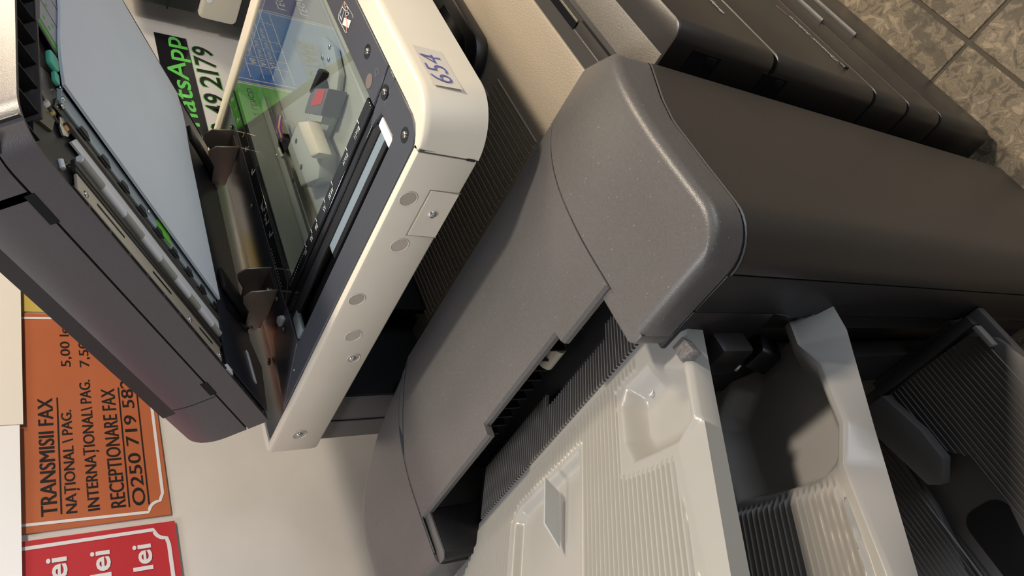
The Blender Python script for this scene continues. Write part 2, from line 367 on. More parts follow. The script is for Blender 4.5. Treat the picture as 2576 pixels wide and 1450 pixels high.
# ---- top deck between body and scanner
ZD = .792
def deck(name, y0, y1, z0, z1, x0=.60, x1=1.22, m=M_TAN, bev=.002): return box(name, (x0, y0, z0), (x1, y1, z1), m, cop, bev=bev)
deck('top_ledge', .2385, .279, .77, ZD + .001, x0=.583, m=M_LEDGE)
box('ledge_seam', (.584, .2355, .77), (1.22, .239, ZD - .004), M_BLKG, cop)
box('groove_floor', (.60, .279, .765), (1.22, .320, ZD - .012), M_BLK, cop)
prism('groove_slope', [(.3205, .798), (.3205, .77), (.290, .77), (.290, .783), (.306, .789)], 'x', .60, 1.22, mat('matte_dark_groove', (.030, .028, .027), .7, spec=.3), cop, bev=.001)
box('groove_step', (.60, .2900, .77), (.735, .3060, .7895), _m['matte_dark_groove'], cop, bev=.0015)
box('groove_step_edge', (.60, .3030, .77), (.735, .3050, .7912), M_COVER, cop, bev=.0006)
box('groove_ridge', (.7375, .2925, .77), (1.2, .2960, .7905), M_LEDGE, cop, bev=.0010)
box('groove_pocket', (.7375, .2962, .7890), (1.2, .3060, .7895), M_BLKG, cop)
# inner output tray: flat taupe front with ribs behind
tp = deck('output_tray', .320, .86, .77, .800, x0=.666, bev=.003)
bm = bmesh.new(); y = .437
while y < .80:
    add_prism(bm, [(y - .0022, .7995), (y - .0012, .8022), (y + .0012, .8022), (y + .0022, .7995)], 'x', .673, .811 if y < .46 else 1.18); y += .0096
tag(fin(bm, 'tray_ribs', M_TAN, cop), kind='stuff')
box('tray_slot', (.640, .30, .74), (.668, .86, .775), M_BLK, cop)
pl = [(.845 + .0, .470)] + arc(.845 + .045, .413 + .045, .045, 180, 270, 8) + [(1.21, .409), (1.21, .52), (.850, .56)]
prism('paper_stopper', pl, 'z', .801, .822, M_CHARD, cop, bev=.005)
prism('stopper_inlay', [(.868, .480)] + arc(.905, .462, .03, 200, 270, 6) + [(.99, .432), (1.0, .46), (.90, .50)], 'z', .8215, .8232, M_BLKG, cop)
bm = bmesh.new()
for k in range(7): add_box(bm, (1.0, .478 + k * .009, .82), (1.06, .482 + k * .009, .828))
tag(fin(bm, 'grip_ribs', M_CHARD, cop, bev=.0008, seg=1), kind='stuff')
# rear column carrying the scanner, black panel for the shade in the bay's hollow, inner wall
box('rear_column', (.57, .848, .03), (1.215, .955, .962), M_CHAR, cop, bev=.003)
box('column_seam', (.5685, .905, .30), (.575, .9075, .962), M_BLKG, cop)
box('bay_shade_panel', (.572, .8440, .60), (1.20, .8490, .9625), M_INK, cop)  # added black sheet over the column front, standing in for the hollow's shade
box('bay_inner_wall', (.690, .79, .79), (1.20, .80, .962), M_INK, cop)
prism('bay_pocket', [(.83, .885), (.83, .945), (.79, .965), (.79, .885)], 'x', .566, .60, M_BLKG, cop) if False else None
box('right_support', (1.19, .33, .77), (1.225, .955, .965), M_CHARD, cop, bev=.003)
# small exit unit at the back left of the bay
box('exit_unit', (.694, .822, .775), (.80, .935, .808), M_CHARD, cop, bev=.004)
box('exit_unit_cap', (.668, .905, .77), (.712, .938, .806), M_CHAR, cop, bev=.006)
bm = bmesh.new()
for k in range(9): add_box(bm, (.70 + k * .009, .862, .806), (.7035 + k * .009, .925, .8105))
tag(fin(bm, 'exit_unit_ribs', M_CHARD, cop), kind='stuff')
tube('latch_loop', [(.715, .872, .810), (.728, .876, .816), (.728, .888, .816), (.715, .885, .810)], .0016, M_CHAR, cop, n=6)

# ---- scanner housing
ZG = 1.035; ZB = .963
SX, SY0, SY1, SXR = .553, .338, .952, 1.172
def shell_section():
    return None
# left side panel (rear part) with screws
prism('side_cover', [(.3955, ZB), (SY1 - .004, ZB), (SY1, ZB + .006), (SY1, ZG - .004), (SY1 - .004, ZG), (.3955, ZG)], 'x', SX, SX + .012, M_BEIGE, cop, bev=.0028)
# front shell: rounded front-left corner swept around
bm = bmesh.new()
prof_ = [(0.0, 0.0, ZB), (.0003, .0007, ZB + .005), (.0010, .0093, 1.027), (.0018, .0115, 1.0325), (.0032, .0145, 1.0346), (.0050, .018, ZG), (.0105, .039, ZG), (.0105, .039, ZG - .004)]
path = []
R_ = .062
for a in np.linspace(0, 90, 15):
    path.append((SX + R_ - R_ * math.cos(math.radians(a)), SY0 + R_ - R_ * math.sin(math.radians(a)) - 0.0, math.cos(math.radians(a)), math.sin(math.radians(a))))
path = [(SX, .3940, 1.0, 0.0)] + path[1:] + [(SXR - R_, SY0, 0.0, 1.0), (SXR - .01, SY0, 0, 1.0)]
rows = []
for (x, y, nx, ny) in path:
    row = []
    for (dX, dY, z) in prof_: row.append((x + nx * dX, y + ny * dY, z))
    rows.append(row)
bm, V = grid('x', rows, None)
fin(bm, 'front_cover', M_BEIGE, cop, smooth=50)
box('cover_gap', (SX + .0015, .3925, ZB + .002), (SX + .009, .3965, ZG - .0015), mat('gap_shadow_grey', (.10, .09, .08), .6), cop)
box('cover_clip', (SX - .0002, .3935, ZB + .004), (SX + .01, .3962, ZB + .014), M_BLK, cop)
prism('right_cover', rect_round(1.134, ZB, SXR, ZG + .003, .004), 'y', SY0 + .06, .945, M_BEIGE, cop, bev=.002)
box('rear_cover', (SX + .004, .938, ZB), (SXR, .952, ZG + .001), M_BEIGE, cop, bev=.002)
box('scanner_bottom', (SX + .006, .395, ZB + .002), (SXR - .004, .945, ZB + .010), M_BLK, cop)
# side cover marks: round plugs, recessed holes, inset plate
def disc(name, y, z, r, m, parent, x=SX, d=.0012, n=20, squash=1.0):
    bm = bmesh.new(); add_prism(bm, [(y + r * math.cos(2 * math.pi * k / n), z + r * squash * math.sin(2 * math.pi * k / n)) for k in range(n)], 'x', x - d, x + .004)
    return fin(bm, name, m, parent, bev=.0003, seg=1)
def ring_hole(y, z, r, m_in):
    # rim ring plus sunken floor
    bm = bmesh.new(); n = 24; A = []; B = []; Cc = []
    for k in range(n):
        c, s = math.cos(2 * math.pi * k / n), math.sin(2 * math.pi * k / n)
        A.append(bm.verts.new((SX - .0004, y + r * c, z + r * s))); B.append(bm.verts.new((SX - .0009, y + r * .93 * c, z + r * .93 * s)))
        Cc.append(bm.verts.new((SX - .0003, y + r * .86 * c, z + r * .86 * s)))
    for k in range(n):
        j = (k + 1) % n
        bm.faces.new((A[k], A[j], B[j], B[k])); bm.faces.new((B[k], B[j], Cc[j], Cc[k]))
    fin(bm, 'hole_rim', M_BEIGE, cop)
M_PLUG = mat('pale_plug', (.50, .43, .37), .5); M_PLUGD = mat('hole_floor', (.42, .38, .31), .6)
for y, z, r, m in ((.456, 1.020, .0095, M_PLUGD), (.524, 1.002, .0100, M_PLUG), (.617, 1.020, .0095, M_PLUGD), (.685, 1.000, .0100, M_PLUG), (.731, .983, .0080, M_PLUGD), (.908, 1.002, .0095, M_PLUGD)):
    ring_hole(y, z, r * 1.12, m); disc('plug' if m is M_PLUG else 'screw_well', y, z, r * .95, m, cop, d=.0004)
def screw(name, p, nrm, r, m, parent, T=None):
    """round head with a cross slot, axis nrm"""
    n = Vector(nrm).normalized(); u = n.orthogonal().normalized(); v = n.cross(u); p = Vector(p); bm = bmesh.new(); rings = []
    for (rr, h) in ((1, 0), (1, .25), (.8, .5), (.35, .6), (.3, .35)):
        rings.append([bm.verts.new(p + n * h * r + (u * math.cos(2 * math.pi * k / 12) + v * math.sin(2 * math.pi * k / 12)) * rr * r) for k in range(12)])
    for a, b in zip(rings, rings[1:]):
        for k in range(12): bm.faces.new((a[k], a[(k + 1) % 12], b[(k + 1) % 12], b[k]))
    bm.faces.new(rings[-1])
    return fin(bm, name, m, parent)
screw('screw', (SX - .001, .473, .984), (-1, 0, 0), .005, M_ZINC, cop)
screw('screw', (SX - .0005, .731, .985), (-1, 0, 0), .004, M_ZINC, cop)
screw('screw', (SX - .0005, .906, 1.003), (-1, 0, 0), .004, M_ZINC, cop)
ring_hole(.473, .984, .0078, M_PLUGD)
prism('inset_plate', [(.441, ZB + .001), (.441, .999), (.507, .9995), (.507, ZB + .001)], 'x', SX - .0012, SX + .003, M_BEIGE, cop, bev=.0005, seg=1)
for seg_ in ([(.4405, ZB), (.4405, 1.0005), (.5075, 1.001), (.5075, ZB)],):
    bm = bmesh.new(); add_tube(bm, [(SX - .0002, y, z) for y, z in seg_], .0007, 5); fin(bm, 'plate_gap', mat('seam_brown', (.30, .27, .22), .6), cop)
# numbered paper label
M_PAPER = mat('taped_paper', (.66, .61, .55), .3)
lb = bmesh.new()
def LBL(px, py):
    h = atp(px, py, (0, SY0 - .0006, ZB), (0, -1, .1458)); return float(h[0]), float(h[2])
def fshell(x, z): return SY0 + (z - ZB) / (ZG - ZB) * .0105
pts = [LBL(*p) for p in ((1037, 112), (1110, 131), (1165, 226), (1092, 213))]
vs = [lb.verts.new((x, fshell(x, z) - .0006, z)) for x, z in pts]; lb.faces.new(vs)
lab = fin(lb, 'number_label', M_PAPER, cop); lab['label'] = 'paper label with handwritten 654 in blue pen'
text('handwriting', '654', (.607, fshell(0, .998) - .0010, .998), X1, (0, .145, 1), .050, .022, mat('blue_pen', (.12, .13, .36), .5), cop, -.012, shear=.25)

# ---- bezel and glass
def bez(name, pts, m=M_BEZ, z0=ZG - .010, z1=ZG + .0015, bev=.0012): return prism(name, pts, 'z', z0, z1, m, cop, bev=bev, seg=1)
bez('front_bezel', [(.6775, .3775), (1.133, .3775), (1.133, .4275), (.6695, .4275)])
bez('front_bezel', [(.6535, .3775), (.6755, .3775), (.6675, .4275), (.6620, .445), (.6550, .445), (.6500, .4215)], z1=ZG + .0008)
bez('left_bezel', [(.5920, .3775), (.6520, .3775), (.6490, .4205), (.6085, .4190), (.6045, .4235), (.6040, .767), (.5645, .860), (.5640, .3980), (.570, .3880), (.580, .3800)])
bez('left_bezel', [(.6070, .767), (.672, .769), (.672, .835), (.5645, .862), (.6043, .775)], z1=ZG + .0006)
# glass ruler strip (print on black) and window frames
bez('left_ruler', [(.6715, .4300), (.6915, .4300), (.6915, .7425), (.6715, .769)], M_BLKG)
bez('rear_ruler', [(.6725, .769), (.6925, .7425), (1.133, .7425), (1.133, .769)], M_BLKG)
bez('reading_ledge', [(.6585, .447), (.6705, .430), (.6705, .769), (.6585, .769)], M_BLKG, z1=ZG - .001)
M_GLASS = bpy.data.materials.new('platen_glass'); M_GLASS.use_nodes = True
_n = M_GLASS.node_tree; _n.nodes.clear()
_o = _n.nodes.new('ShaderNodeOutputMaterial'); _mx = _n.nodes.new('ShaderNodeMixShader'); _g = _n.nodes.new('ShaderNodeBsdfGlossy'); _t = _n.nodes.new('ShaderNodeBsdfTransparent')
_g.inputs['Roughness'].default_value = 0.0; _g.inputs['Color'].default_value = (.95, .97, 1, 1); _t.inputs['Color'].default_value = (.94, .96, .95, 1)
_f = _n.nodes.new('ShaderNodeFresnel'); _f.inputs['IOR'].default_value = 2.2
_gg = _n.nodes.new('ShaderNodeNewGeometry'); _iv = _n.nodes.new('ShaderNodeMath'); _iv.operation = 'MULTIPLY_ADD'; _iv.inputs[1].default_value = -1; _iv.inputs[2].default_value = 1
_ml = _n.nodes.new('ShaderNodeMath'); _ml.operation = 'MULTIPLY'
_n.links.new(_gg.outputs['Backfacing'], _iv.inputs[0]); _n.links.new(_iv.outputs[0], _ml.inputs[0]); _n.links.new(_f.outputs[0], _ml.inputs[1]); _n.links.new(_ml.outputs[0], _mx.inputs[0]); _n.links.new(_t.outputs[0], _mx.inputs[1]); _n.links.new(_g.outputs[0], _mx.inputs[2]); _n.links.new(_mx.outputs[0], _o.inputs[0])
box('platen_glass', (.6915, .4275, ZG - .0035), (1.1335, .7425, ZG), M_GLASS, cop)
# narrow reading slit
sl = box('slit_pan', (.606, .421, ZG - .022), (.658, .767, ZG - .020), M_BLKG, cop)
box('slit_wall', (.6045, .421, ZG - .022), (.607, .767, ZG - .002), M_BLK, cop)
box('white_reference', (.609, .424, ZG - .008), (.648, .436, ZG - .0012), M_WHITE, cop, bev=.001)
box('slit_guide', (.6155, .437, ZG - .006), (.6250, .614, ZG - .002), M_CHARD, cop, bev=.001)
box('slit_glass', (.6255, .437, ZG - .0045), (.6400, .616, ZG - .0030), mat('bluish_slit_glass', (.22, .28, .33), .08), cop)
box('slit_guide', (.6405, .437, ZG - .006), (.6560, .767, ZG - .0015), M_CHARD, cop, bev=.001)
box('slit_mirror', (.612, .745, ZG - .006), (.646, .765, ZG - .001), mat('grey_mirror', (.30, .34, .36), .1), cop, bev=.001)
# ruler marks
M_TICK = mat('ruler_white', (.75, .76, .8), .4); M_TICKY = mat('ruler_yellow', (.55, .60, .12), .4)
zt = ZG + .0019
def rl(txt, x, y, w_, h_, rot=0): return text('ruler_mark', txt, (x, y, zt), (0, 1, 0) if rot else (1, 0, 0), (-1, 0, 0) if rot else (0, 1, 0), w_, h_, M_TICK, cop, .0, depth=.0)
for k, (y, s) in enumerate(((.462, '8½x11'), (.502, '8½x14'), (.556, 'A4 B5'), (.585, 'A5'), (.618, 'B6'), (.638, 'A5'), (.664, '5½'))):
    bm = bmesh.new(); vs = [bm.verts.new(p) for p in ((.6840, y, zt), (.6912, y, zt), (.6912, y + .0013, zt), (.6840, y + .0013, zt))]; bm.faces.new(vs); fin(bm, 'ruler_tick', M_TICK, cop)
    rl(s, .6835, y + .002, .016 if len(s) > 3 else .008, .007, 1)
for k in range(16):
    y = .662 + k * .0050
    bm = bmesh.new(); vs = [bm.verts.new(p) for p in ((.6825, y, zt), (.6850, y, zt), (.6850, y + .0009, zt), (.6825, y + .0009, zt))]; bm.faces.new(vs); fin(bm, 'ruler_tick', M_TICK, cop)
for k, (x, s) in enumerate(((.792, '8½'), (.818, '8½x11'), (.845, 'A4 B5'), (.93, 'B5'), (.985, 'A4'), (1.06, 'B4'), (1.115, 'A3'))):
    bm = bmesh.new(); vs = [bm.verts.new(p) for p in ((x, .744, zt), (x + .0013, .744, zt), (x + .0013, .752, zt), (x, .752, zt))]; bm.faces.new(vs); fin(bm, 'ruler_tick', M_TICK, cop)
    rl(s, x + .003, .7515, .014 if len(s) > 3 else .008, .008)
for k in range(14):
    x = .705 + k * .0055
    bm = bmesh.new(); vs = [bm.verts.new(p) for p in ((x, .762, zt), (x + .001, .762, zt), (x + .001, .765, zt), (x, .765, zt))]; bm.faces.new(vs); fin(bm, 'ruler_tick', M_TICK, cop)
for (x, y) in ((.835, .7455), (.86, .7455), (1.02, .7455), (1.09, .7455)): rl('(', x, y, .004, .010).data.materials[0] = M_TICKY
# bezel screws, felt dot, warning pictogram
for p in ((924, 130), (967, 232), (1018, 340)):
    q = at(*p, 'z', ZG + .0015)
    prism('screw_well', [(q[0] + .0085 * math.cos(t), q[1] + .0085 * math.sin(t)) for t in np.linspace(0, 2 * math.pi, 21)[:-1]], 'z', ZG, ZG + .0018, M_BLKG, cop)
    screw('screw', (q[0], q[1], ZG + .0012), (0, 0, 1), .0042, M_STEEL, cop)
q = at(932, 205, 'z', ZG)
prism('felt_dot', [(q[0] + .0085 * math.cos(t), q[1] + .0085 * math.sin(t)) for t in np.linspace(0, 2 * math.pi, 21)[:-1]], 'z', ZG, ZG + .002, mat('felt_brown', (.16, .13, .12), .8), cop)
def flat(name, pts, z, m, parent): 
    bm = bmesh.new(); bm.faces.new([bm.verts.new((x, y, z)) for x, y in pts]); return fin(bm, name, m, parent)
def px_flat(name, pp_, z, m, parent): return flat(name, [tuple(at(a, b, 'z', z)[:2]) for a, b in pp_], z, m, parent)
def px_line(name, pp_, z, wd, m, parent):
    bm = bmesh.new(); add_tube(bm, [tuple(at(a, b, 'z', z)) for a, b in pp_], wd, 4); return fin(bm, name, m, parent)
M_ORP = mat('orange_line', (.62, .20, .10), .4)
zz = ZG + .0021
px_line('pictogram', [(867, 4), (852, 36), (852, 48), (869, 82), (874, 82)], zz, .0004, M_TICK, cop)
px_line('pictogram', [(867, 4), (886, 36), (888, 46)], zz, .0002, M_TICK, cop)
px_line('pictogram_bar', [(867, 4), (869, 30), (873, 60), (872, 82)], zz + .0003, .0006, M_ORP, cop)
px_flat('pictogram', [(866, 44), (883, 52), (877, 71), (861, 62)], zz, M_TICK, cop)
px_line('pictogram', [(861, 17), (855, 38), (860, 52), (862, 40), (867, 25), (861, 17)], zz, .0006, M_TICK, cop)
for c in ((872, 22), (873, 35)): px_line('pictogram', [(c[0] + 4 * math.cos(t), c[1] + 5 * math.sin(t)) for t in np.linspace(0, 6.28, 10)], zz, .0005, M_TICK, cop)
px_line('pictogram', [(946, 172), (943, 182), (946, 193), (951, 190), (953, 178), (946, 172)], zz, .0002, mat('dim_print', (.25, .26, .30), .5), cop)

# ---- inside of the scanner seen through the glass
ZI = ZG - .052
box('scan_pan', (.69, .428, ZI - .004), (1.134, .742, ZI), M_INN, cop)
box('scan_wall', (.6915, .4280, ZI), (1.134, .4305, ZG - .006), M_INN, cop); box('scan_wall', (.6905, .428, ZI), (.6935, .742, ZG - .006), M_INN, cop)
box('scan_wall', (.69, .7400, ZI), (1.134, .7425, ZG - .006), M_INN, cop); box('scan_wall', (1.130, .428, ZI), (1.134, .742, ZG - .006), M_INN, cop)
box('scan_shelf', (.695, .4305, ZI), (1.13, .462, ZI + .022), M_INN, cop, bev=.003)
box('scan_rail', (.695, .4640, ZI), (1.13, .4700, ZI + .030), M_INN, cop, bev=.002)
box('carriage_rail', (.70, .700, ZI), (1.13, .712, ZI + .020), M_STEEL, cop, bev=.002)
box('rail_block', (.695, .715, ZI), (1.13, .738, ZI + .015), M_INN, cop, bev=.002)
def zi(px, py, z=ZI + .02): return at(px, py, 'z', z)
# lens cover plate, ivory bar, red square label on a grey block, wiring
def px_prism(name, pp_, z0, z1, m, bev=.0015):
    return prism(name, [tuple(at(a, b, 'z', z1)[:2]) for a, b in pp_], 'z', z0, z1, m, cop, bev=bev)
px_prism('mirror_plate', [(632, 330), (668, 345), (700, 470), (728, 585), (738, 650), (724, 690), (700, 620), (665, 480)], ZI, ZI + .005, mat('dim_inner_plate', (.20, .22, .21), .3), .001)
px_prism('mirror_rod', [(640, 318), (648, 318), (738, 640), (732, 650)], ZI + .005, ZI + .012, M_STEEL, .001)
px_prism('inner_cover', [(668, 330), (715, 300), (742, 318), (722, 372), (745, 470), (742, 600), (720, 560)], ZI, ZI + .008, mat('inner_cover_paint', (.36, .37, .32), .35), .002)
px_prism('lens_cover', [(742, 318), (772, 300), (806, 385), (800, 450), (755, 470), (722, 372)], ZI, ZI + .026, M_INN, .003)
px_prism('ivory_bar', [(745, 306), (773, 304), (803, 385), (780, 398)], ZI + .020, ZI + .040, mat('ivory_bar_paint', (.80, .74, .62), .4), .004)
px_prism('lens_block', [(778, 238), (792, 222), (826, 222), (806, 291), (764, 284)], ZI + .002, ZI + .030, mat('lens_block_grey', (.16, .17, .20), .35), .002)
px_prism('red_label', [(796, 228), (818, 224), (808, 262), (780, 268)], ZI + .030, ZI + .0305, mat('red_label_print', (.62, .06, .07), .4), 0)
px_prism('carriage_plate', [(826, 222), (800, 120), (812, 90), (838, 118), (852, 185), (838, 290), (812, 350), (800, 330)], ZI + .002, ZI + .012, M_INN, .003)
px_prism('side_plate', [(668, 462), (690, 440), (712, 560), (742, 640), (735, 660), (700, 580)], ZI + .002, ZI + .010, M_BLK, .001)
px_prism('circuit_cover', [(700, 372), (722, 330), (742, 345), (745, 440), (716, 440), (700, 410)], ZI + .002, ZI + .008, M_STEEL, .001)
px_prism('black_cover', [(702, 330), (718, 350), (722, 372), (712, 395), (698, 365)], ZI + .004, ZI + .02, M_BLK, .002)
bm = bmesh.new()
wires = bmesh.new()
cols = ((.35, .08, .35), (.05, .12, .5), (.7, .35, .08), (.75, .65, .45), (.3, .05, .3))
for k, c in enumerate(cols):
    pts = [at(700 + k * 2.2, 292, 'z', ZI + .02), at(695 + k * 2.5, 318 + k, 'z', ZI + .032), at(703 + k * 2, 345, 'z', ZI + .03), at(706 + k, 362, 'z', ZI + .014)]
    tube('wire', pts, .0014, mat('wire%d' % k, c, .4), cop, n=6)
px_prism('connector', [(692, 318), (700, 314), (704, 334), (695, 336)], ZI + .01, ZI + .026, mat('ivory_connector', (.72, .66, .52), .4), .001)
px_prism('rubber_boot', [(775, 232), (800, 170), (812, 180), (796, 210), (780, 236)], ZI + .002, ZI + .022, M_BLK, .003)
for p in ((775, 304), (795, 312), (803, 400), (812, 145), (828, 150), (815, 190), (830, 118), (697, 392), (653, 372), (655, 360)):
    q = zi(*p, ZI + .012); screw('screw', (q[0], q[1], ZI + .012), (0, 0, 1), .0035, M_ZINC, cop)
for p in ((745, 355), (738, 455), (758, 420)):
    q = zi(*p, ZI + .0262); flat('hole', [(q[0] + .004 * math.cos(t), q[1] + .004 * math.sin(t)) for t in np.linspace(0, 6.28, 13)[:-1]], ZI + .0263, M_BLK, cop)
tube('spring_bar', [zi(703, 375, ZI + .02), zi(712, 396, ZI + .02)], .003, mat('ivory_pin', (.75, .7, .6), .4), cop)

# ---- rear deck with the hinges
box('rear_deck', (.562, .7700, ZG - .012), (1.133, .86, ZG - .0005), M_BLKG if False else mat('satin_black_steel', (.030, .032, .040), .28), cop, bev=.001)
box('deck_edge', (.6725, .7688, ZG - .006), (1.133, .7702, ZG + .0012), M_BRN, cop)
M_SAT = _m['satin_black_steel']
bm, V = grid('d', [[(x, .86 + .075 * u, ZG - .001 - .012 * math.sin(u * math.pi)) for u in np.linspace(0, 1, 10)] for x in (.562, 1.133)], None)
fin(bm, 'deck_trough', M_SAT, cop)
for p in ((583, 322), (635, 518), (698, 752), (715, 828), (741, 930), (677, 910)):
    q = at(*p, 'z', ZG)
    prism('screw_well', [(q[0] + .0055 * math.cos(t), q[1] + .0055 * math.sin(t)) for t in np.linspace(0, 2 * math.pi, 17)[:-1]], 'z', ZG - .0005, ZG + .0012, M_BLK, cop)
    screw('screw', (q[0], q[1], ZG + .0006), (0, 0, 1), .003, M_STEEL, cop)
q = at(560, 350, 'z', ZG)
tube('sensor_pin', [(q[0], q[1], ZG), (q[0], q[1] + .002, ZG + .028)], .0045, M_BLK, cop)
px_prism('white_tab', [(697, 797), (704, 794), (708, 803), (700, 822), (695, 810)], ZG, ZG + .006, M_WHITE, .0005)
for i, (hx, hy) in enumerate(((.735, .815), (1.050, .815))):
    # U shaped hinge bracket: two cheeks and a curved back web
    out = [(hy - .035, ZG), (hy + .020, ZG), (hy + .060, ZG + .010), (hy + .064, ZG + .022), (hy + .035, ZG + .028), (hy + .012, ZG + .030), (hy - .006, ZG + .042), (hy - .018, ZG + .045), (hy - .030, ZG + .036)]
    for sx in (-.022, .022):
        prism('hinge_cheek', out, 'x', hx + sx - .0012, hx + sx + .0012, M_BRN, cop, bev=.0005, seg=1)
    prism('hinge_base', [(hy - .03, ZG), (hy + .05, ZG + .003), (hy + .05, ZG + .006), (hy - .03, ZG + .003)], 'x', hx - .022, hx + .022, M_STEEL, cop)
    screw('screw', (hx - .004, hy - .010, ZG + .004), (0, 0, 1), .007, M_ZINC, cop)
    screw('screw', (hx + .004, hy + .022, ZG + .006), (0, 0, 1), .006, M_ZINC, cop)
    tube('hinge_pin', [(hx - .026, hy + .050, ZG + .018), (hx + .026, hy + .050, ZG + .018)], .004, M_STEEL, cop)

# ================================================================== FEEDER LID (raised 35 degrees)
LS = np.array([0, -.8161, .5779]); LN = np.array([0, .5779, .8161]); L0 = np.array([0, .867, 1.057])
def L(v): return tuple(np.array([v[0], 0, 0]) + L0 + LS * v[1] + LN * v[2])
def lid_px(px, py, t=0.0):
    h = atp(px, py, L0 + LN * t, LN); return h[0], float(np.dot(h - L0, LS))
lid = empty('feeder_lid', None); lid.parent = cop; lid['label'] = 'raised document feeder lid in purple grey plastic with white pad and rollers underneath'
LX0, LX1 = .553, 1.165
lr = .04
def lid_outline(x0, x1, s0, s1, r):   # x,s outline, rounded front-left corner
    return [(x0, s0), (x1, s0), (x1, s1)] + arc(x0 + r, s1 - r, r, 90, 180, 8)
def lid_ring(name, x0, x1, s0, s1, t0, t1, th, m, r=.04):
    """open skirt wall of thickness th"""
    bm = bmesh.new(); O = lid_outline(x0, x1, s0, s1, r); I = lid_outline(x0 + th, x1 - th, s0 + th, s1 - th, r - th)
    n = len(O); rings = [[bm.verts.new(L((p[0], p[1], t))) for p in pl_] for pl_, t in ((O, t0), (O, t1), (I, t1), (I, t0))]
    for a in range(4):
        b = (a + 1) % 4
        for k in range(n): bm.faces.new((rings[a][k], rings[a][(k + 1) % n], rings[b][(k + 1) % n], rings[b][k]))
    return fin(bm, name, m, lid, bev=.0)
lid_ring('skirt', LX0, LX1, 0, .5375, 0, .0278, .003, M_LID)
bm = bmesh.new(); add_prism(bm, lid_outline(LX0 + .003, LX1 - .003, .003, .534, .037), 'z', .026, .034, L); fin(bm, 'seam_core', M_BLK, lid)
def lid_block(name, s0, s1, x0=LX0, x1=LX1, t0=.0300, t1=.110, r=.030, front=False, m=M_LID):
    # cross-section in x,t : straight side then big rounding to the top
    sec = [(x0, t0), (x0, t1 - .052)] + [(x0 + r - r * math.cos(math.radians(a)), t1 - .052 + .052 * math.sin(math.radians(a))) for a in range(10, 91, 10)] + [(x1, t1), (x1, t0)]
    bm = bmesh.new(); rows = []
    ss = [s0, s1] if not front else [s0] + [s1 - .07 + .07 * math.sin(math.radians(a)) for a in range(0, 91, 9)]
    for s in ss:
        k = 1.0; dx = 0
        if front and s > s1 - .07:
            u = (s - (s1 - .07)) / .07; f = math.sqrt(max(0, 1 - u * u)); k = .45 + .55 * f; dx = .045 * (1 - math.sqrt(max(0, 1 - (max(0, (s - (s1 - .045)) / .045)) ** 2)))
        rows.append([bm.verts.new(L((min(x + dx, x1), s, t0 + (t - t0) * k))) for x, t in sec])
    for a, b in zip(rows, rows[1:]):
        for j in range(len(sec)): bm.faces.new((a[j], a[(j + 1) % len(sec)], b[(j + 1) % len(sec)], b[j]))
    bm.faces.new(rows[0]); bm.faces.new(rows[-1][::-1])
    return fin(bm, name, m, lid, smooth=35)
lid_block('rear_housing', .0, .0985)
lid_block('main_housing', .1010, .4740)
lid_block('front_housing', .4762, .5375, front=True)
box('seam_core', (LX0 + .004, .09, .036), (LX1 - .01, .495, .10), M_BLK, lid, T=L)
# slots in the seam on the side
for (a, b) in ((.436, .473), (.106, .135)):
    box('grip_slot', (LX0 - .0006, a, .0265), (LX0 + .004, b, .0345), M_INK, lid, T=L)
# underside plates (mechanism sits in a shallow recess behind the rim)
box('under_plate', (LX0 + .004, .004, .0065), (LX1 - .004, .505, .0095), M_BLK, lid, T=L)
box('front_recess_floor', (LX0 + .004, .505, .026), (LX1 - .004, .532, .028), M_BLK, lid, T=L)
M_NAVY = mat('satin_navy_black', (.022, .024, .032), .3)
prism('rear_under_plate', [(.6140, .1280), (.5710, .1300), (.5700, -.004), (.6600, -.030), (.690, .000), (1.145, -.020), (1.145, .100), (1.125, .115), (.700, .118)], 'z', -.001, .003, M_NAVY, lid, T=L, bev=.001)
prism('hinge_well', [(.700, .012), (.735, .012), (.720, .098), (.690, .090)], 'z', -.0022, -.001, M_BLKG, lid, T=L)
prism('white_seal', [(.6493, .037), (.6480, .0305), (.6010, .0235), (.6030, .0295)], 'z', -.0025, -.001, M_WHITE, lid, T=L)
bm = bmesh.new()
for k in range(13):
    s = .012 + k * .0352
    add_box(bm, (LX0 + .0030, s, .0005), (LX0 + .0085, s + .002, .006), L)
tag(fin(bm, 'skirt_webs', M_LID, lid), kind='stuff')
box('skirt_channel_wall', (LX0 + .0085, .005, .0005), (LX0 + .0095, .46, .006), M_CHAR, lid, T=L)
box('steel_plate', (.5660, .145, .0010), (.5870, .452, .0040), mat('warm_steel', (.62, .56, .47), .42, metal=.35), lid, T=L, bev=.0006)
for (a, b) in ((.372, .420), (.275, .315), (.170, .205)): box('plate_slot', (.5760, a, .0004), (.5785, b, .0014), M_BLKG, lid, T=L)
for q_ in (.440, .232, .152): screw('screw', L((.571, q_, .0010)), tuple(-LN), .0035, M_ZINC, lid)
box('black_rail', (.5880, .140, .0000), (.6035, .455, .0045), mat('rail_black', (.03, .028, .026), .35), lid, T=L, bev=.001)
box('rail_lip', (.5930, .140, -.0010), (.5945, .455, .0002), mat('rail_dark_bronze', (.07, .06, .05), .35), lid, T=L)
box('rear_sub_plate', (.562, .045, .003), (.5900, .142, .006), M_BLKG, lid, T=L, bev=.001)
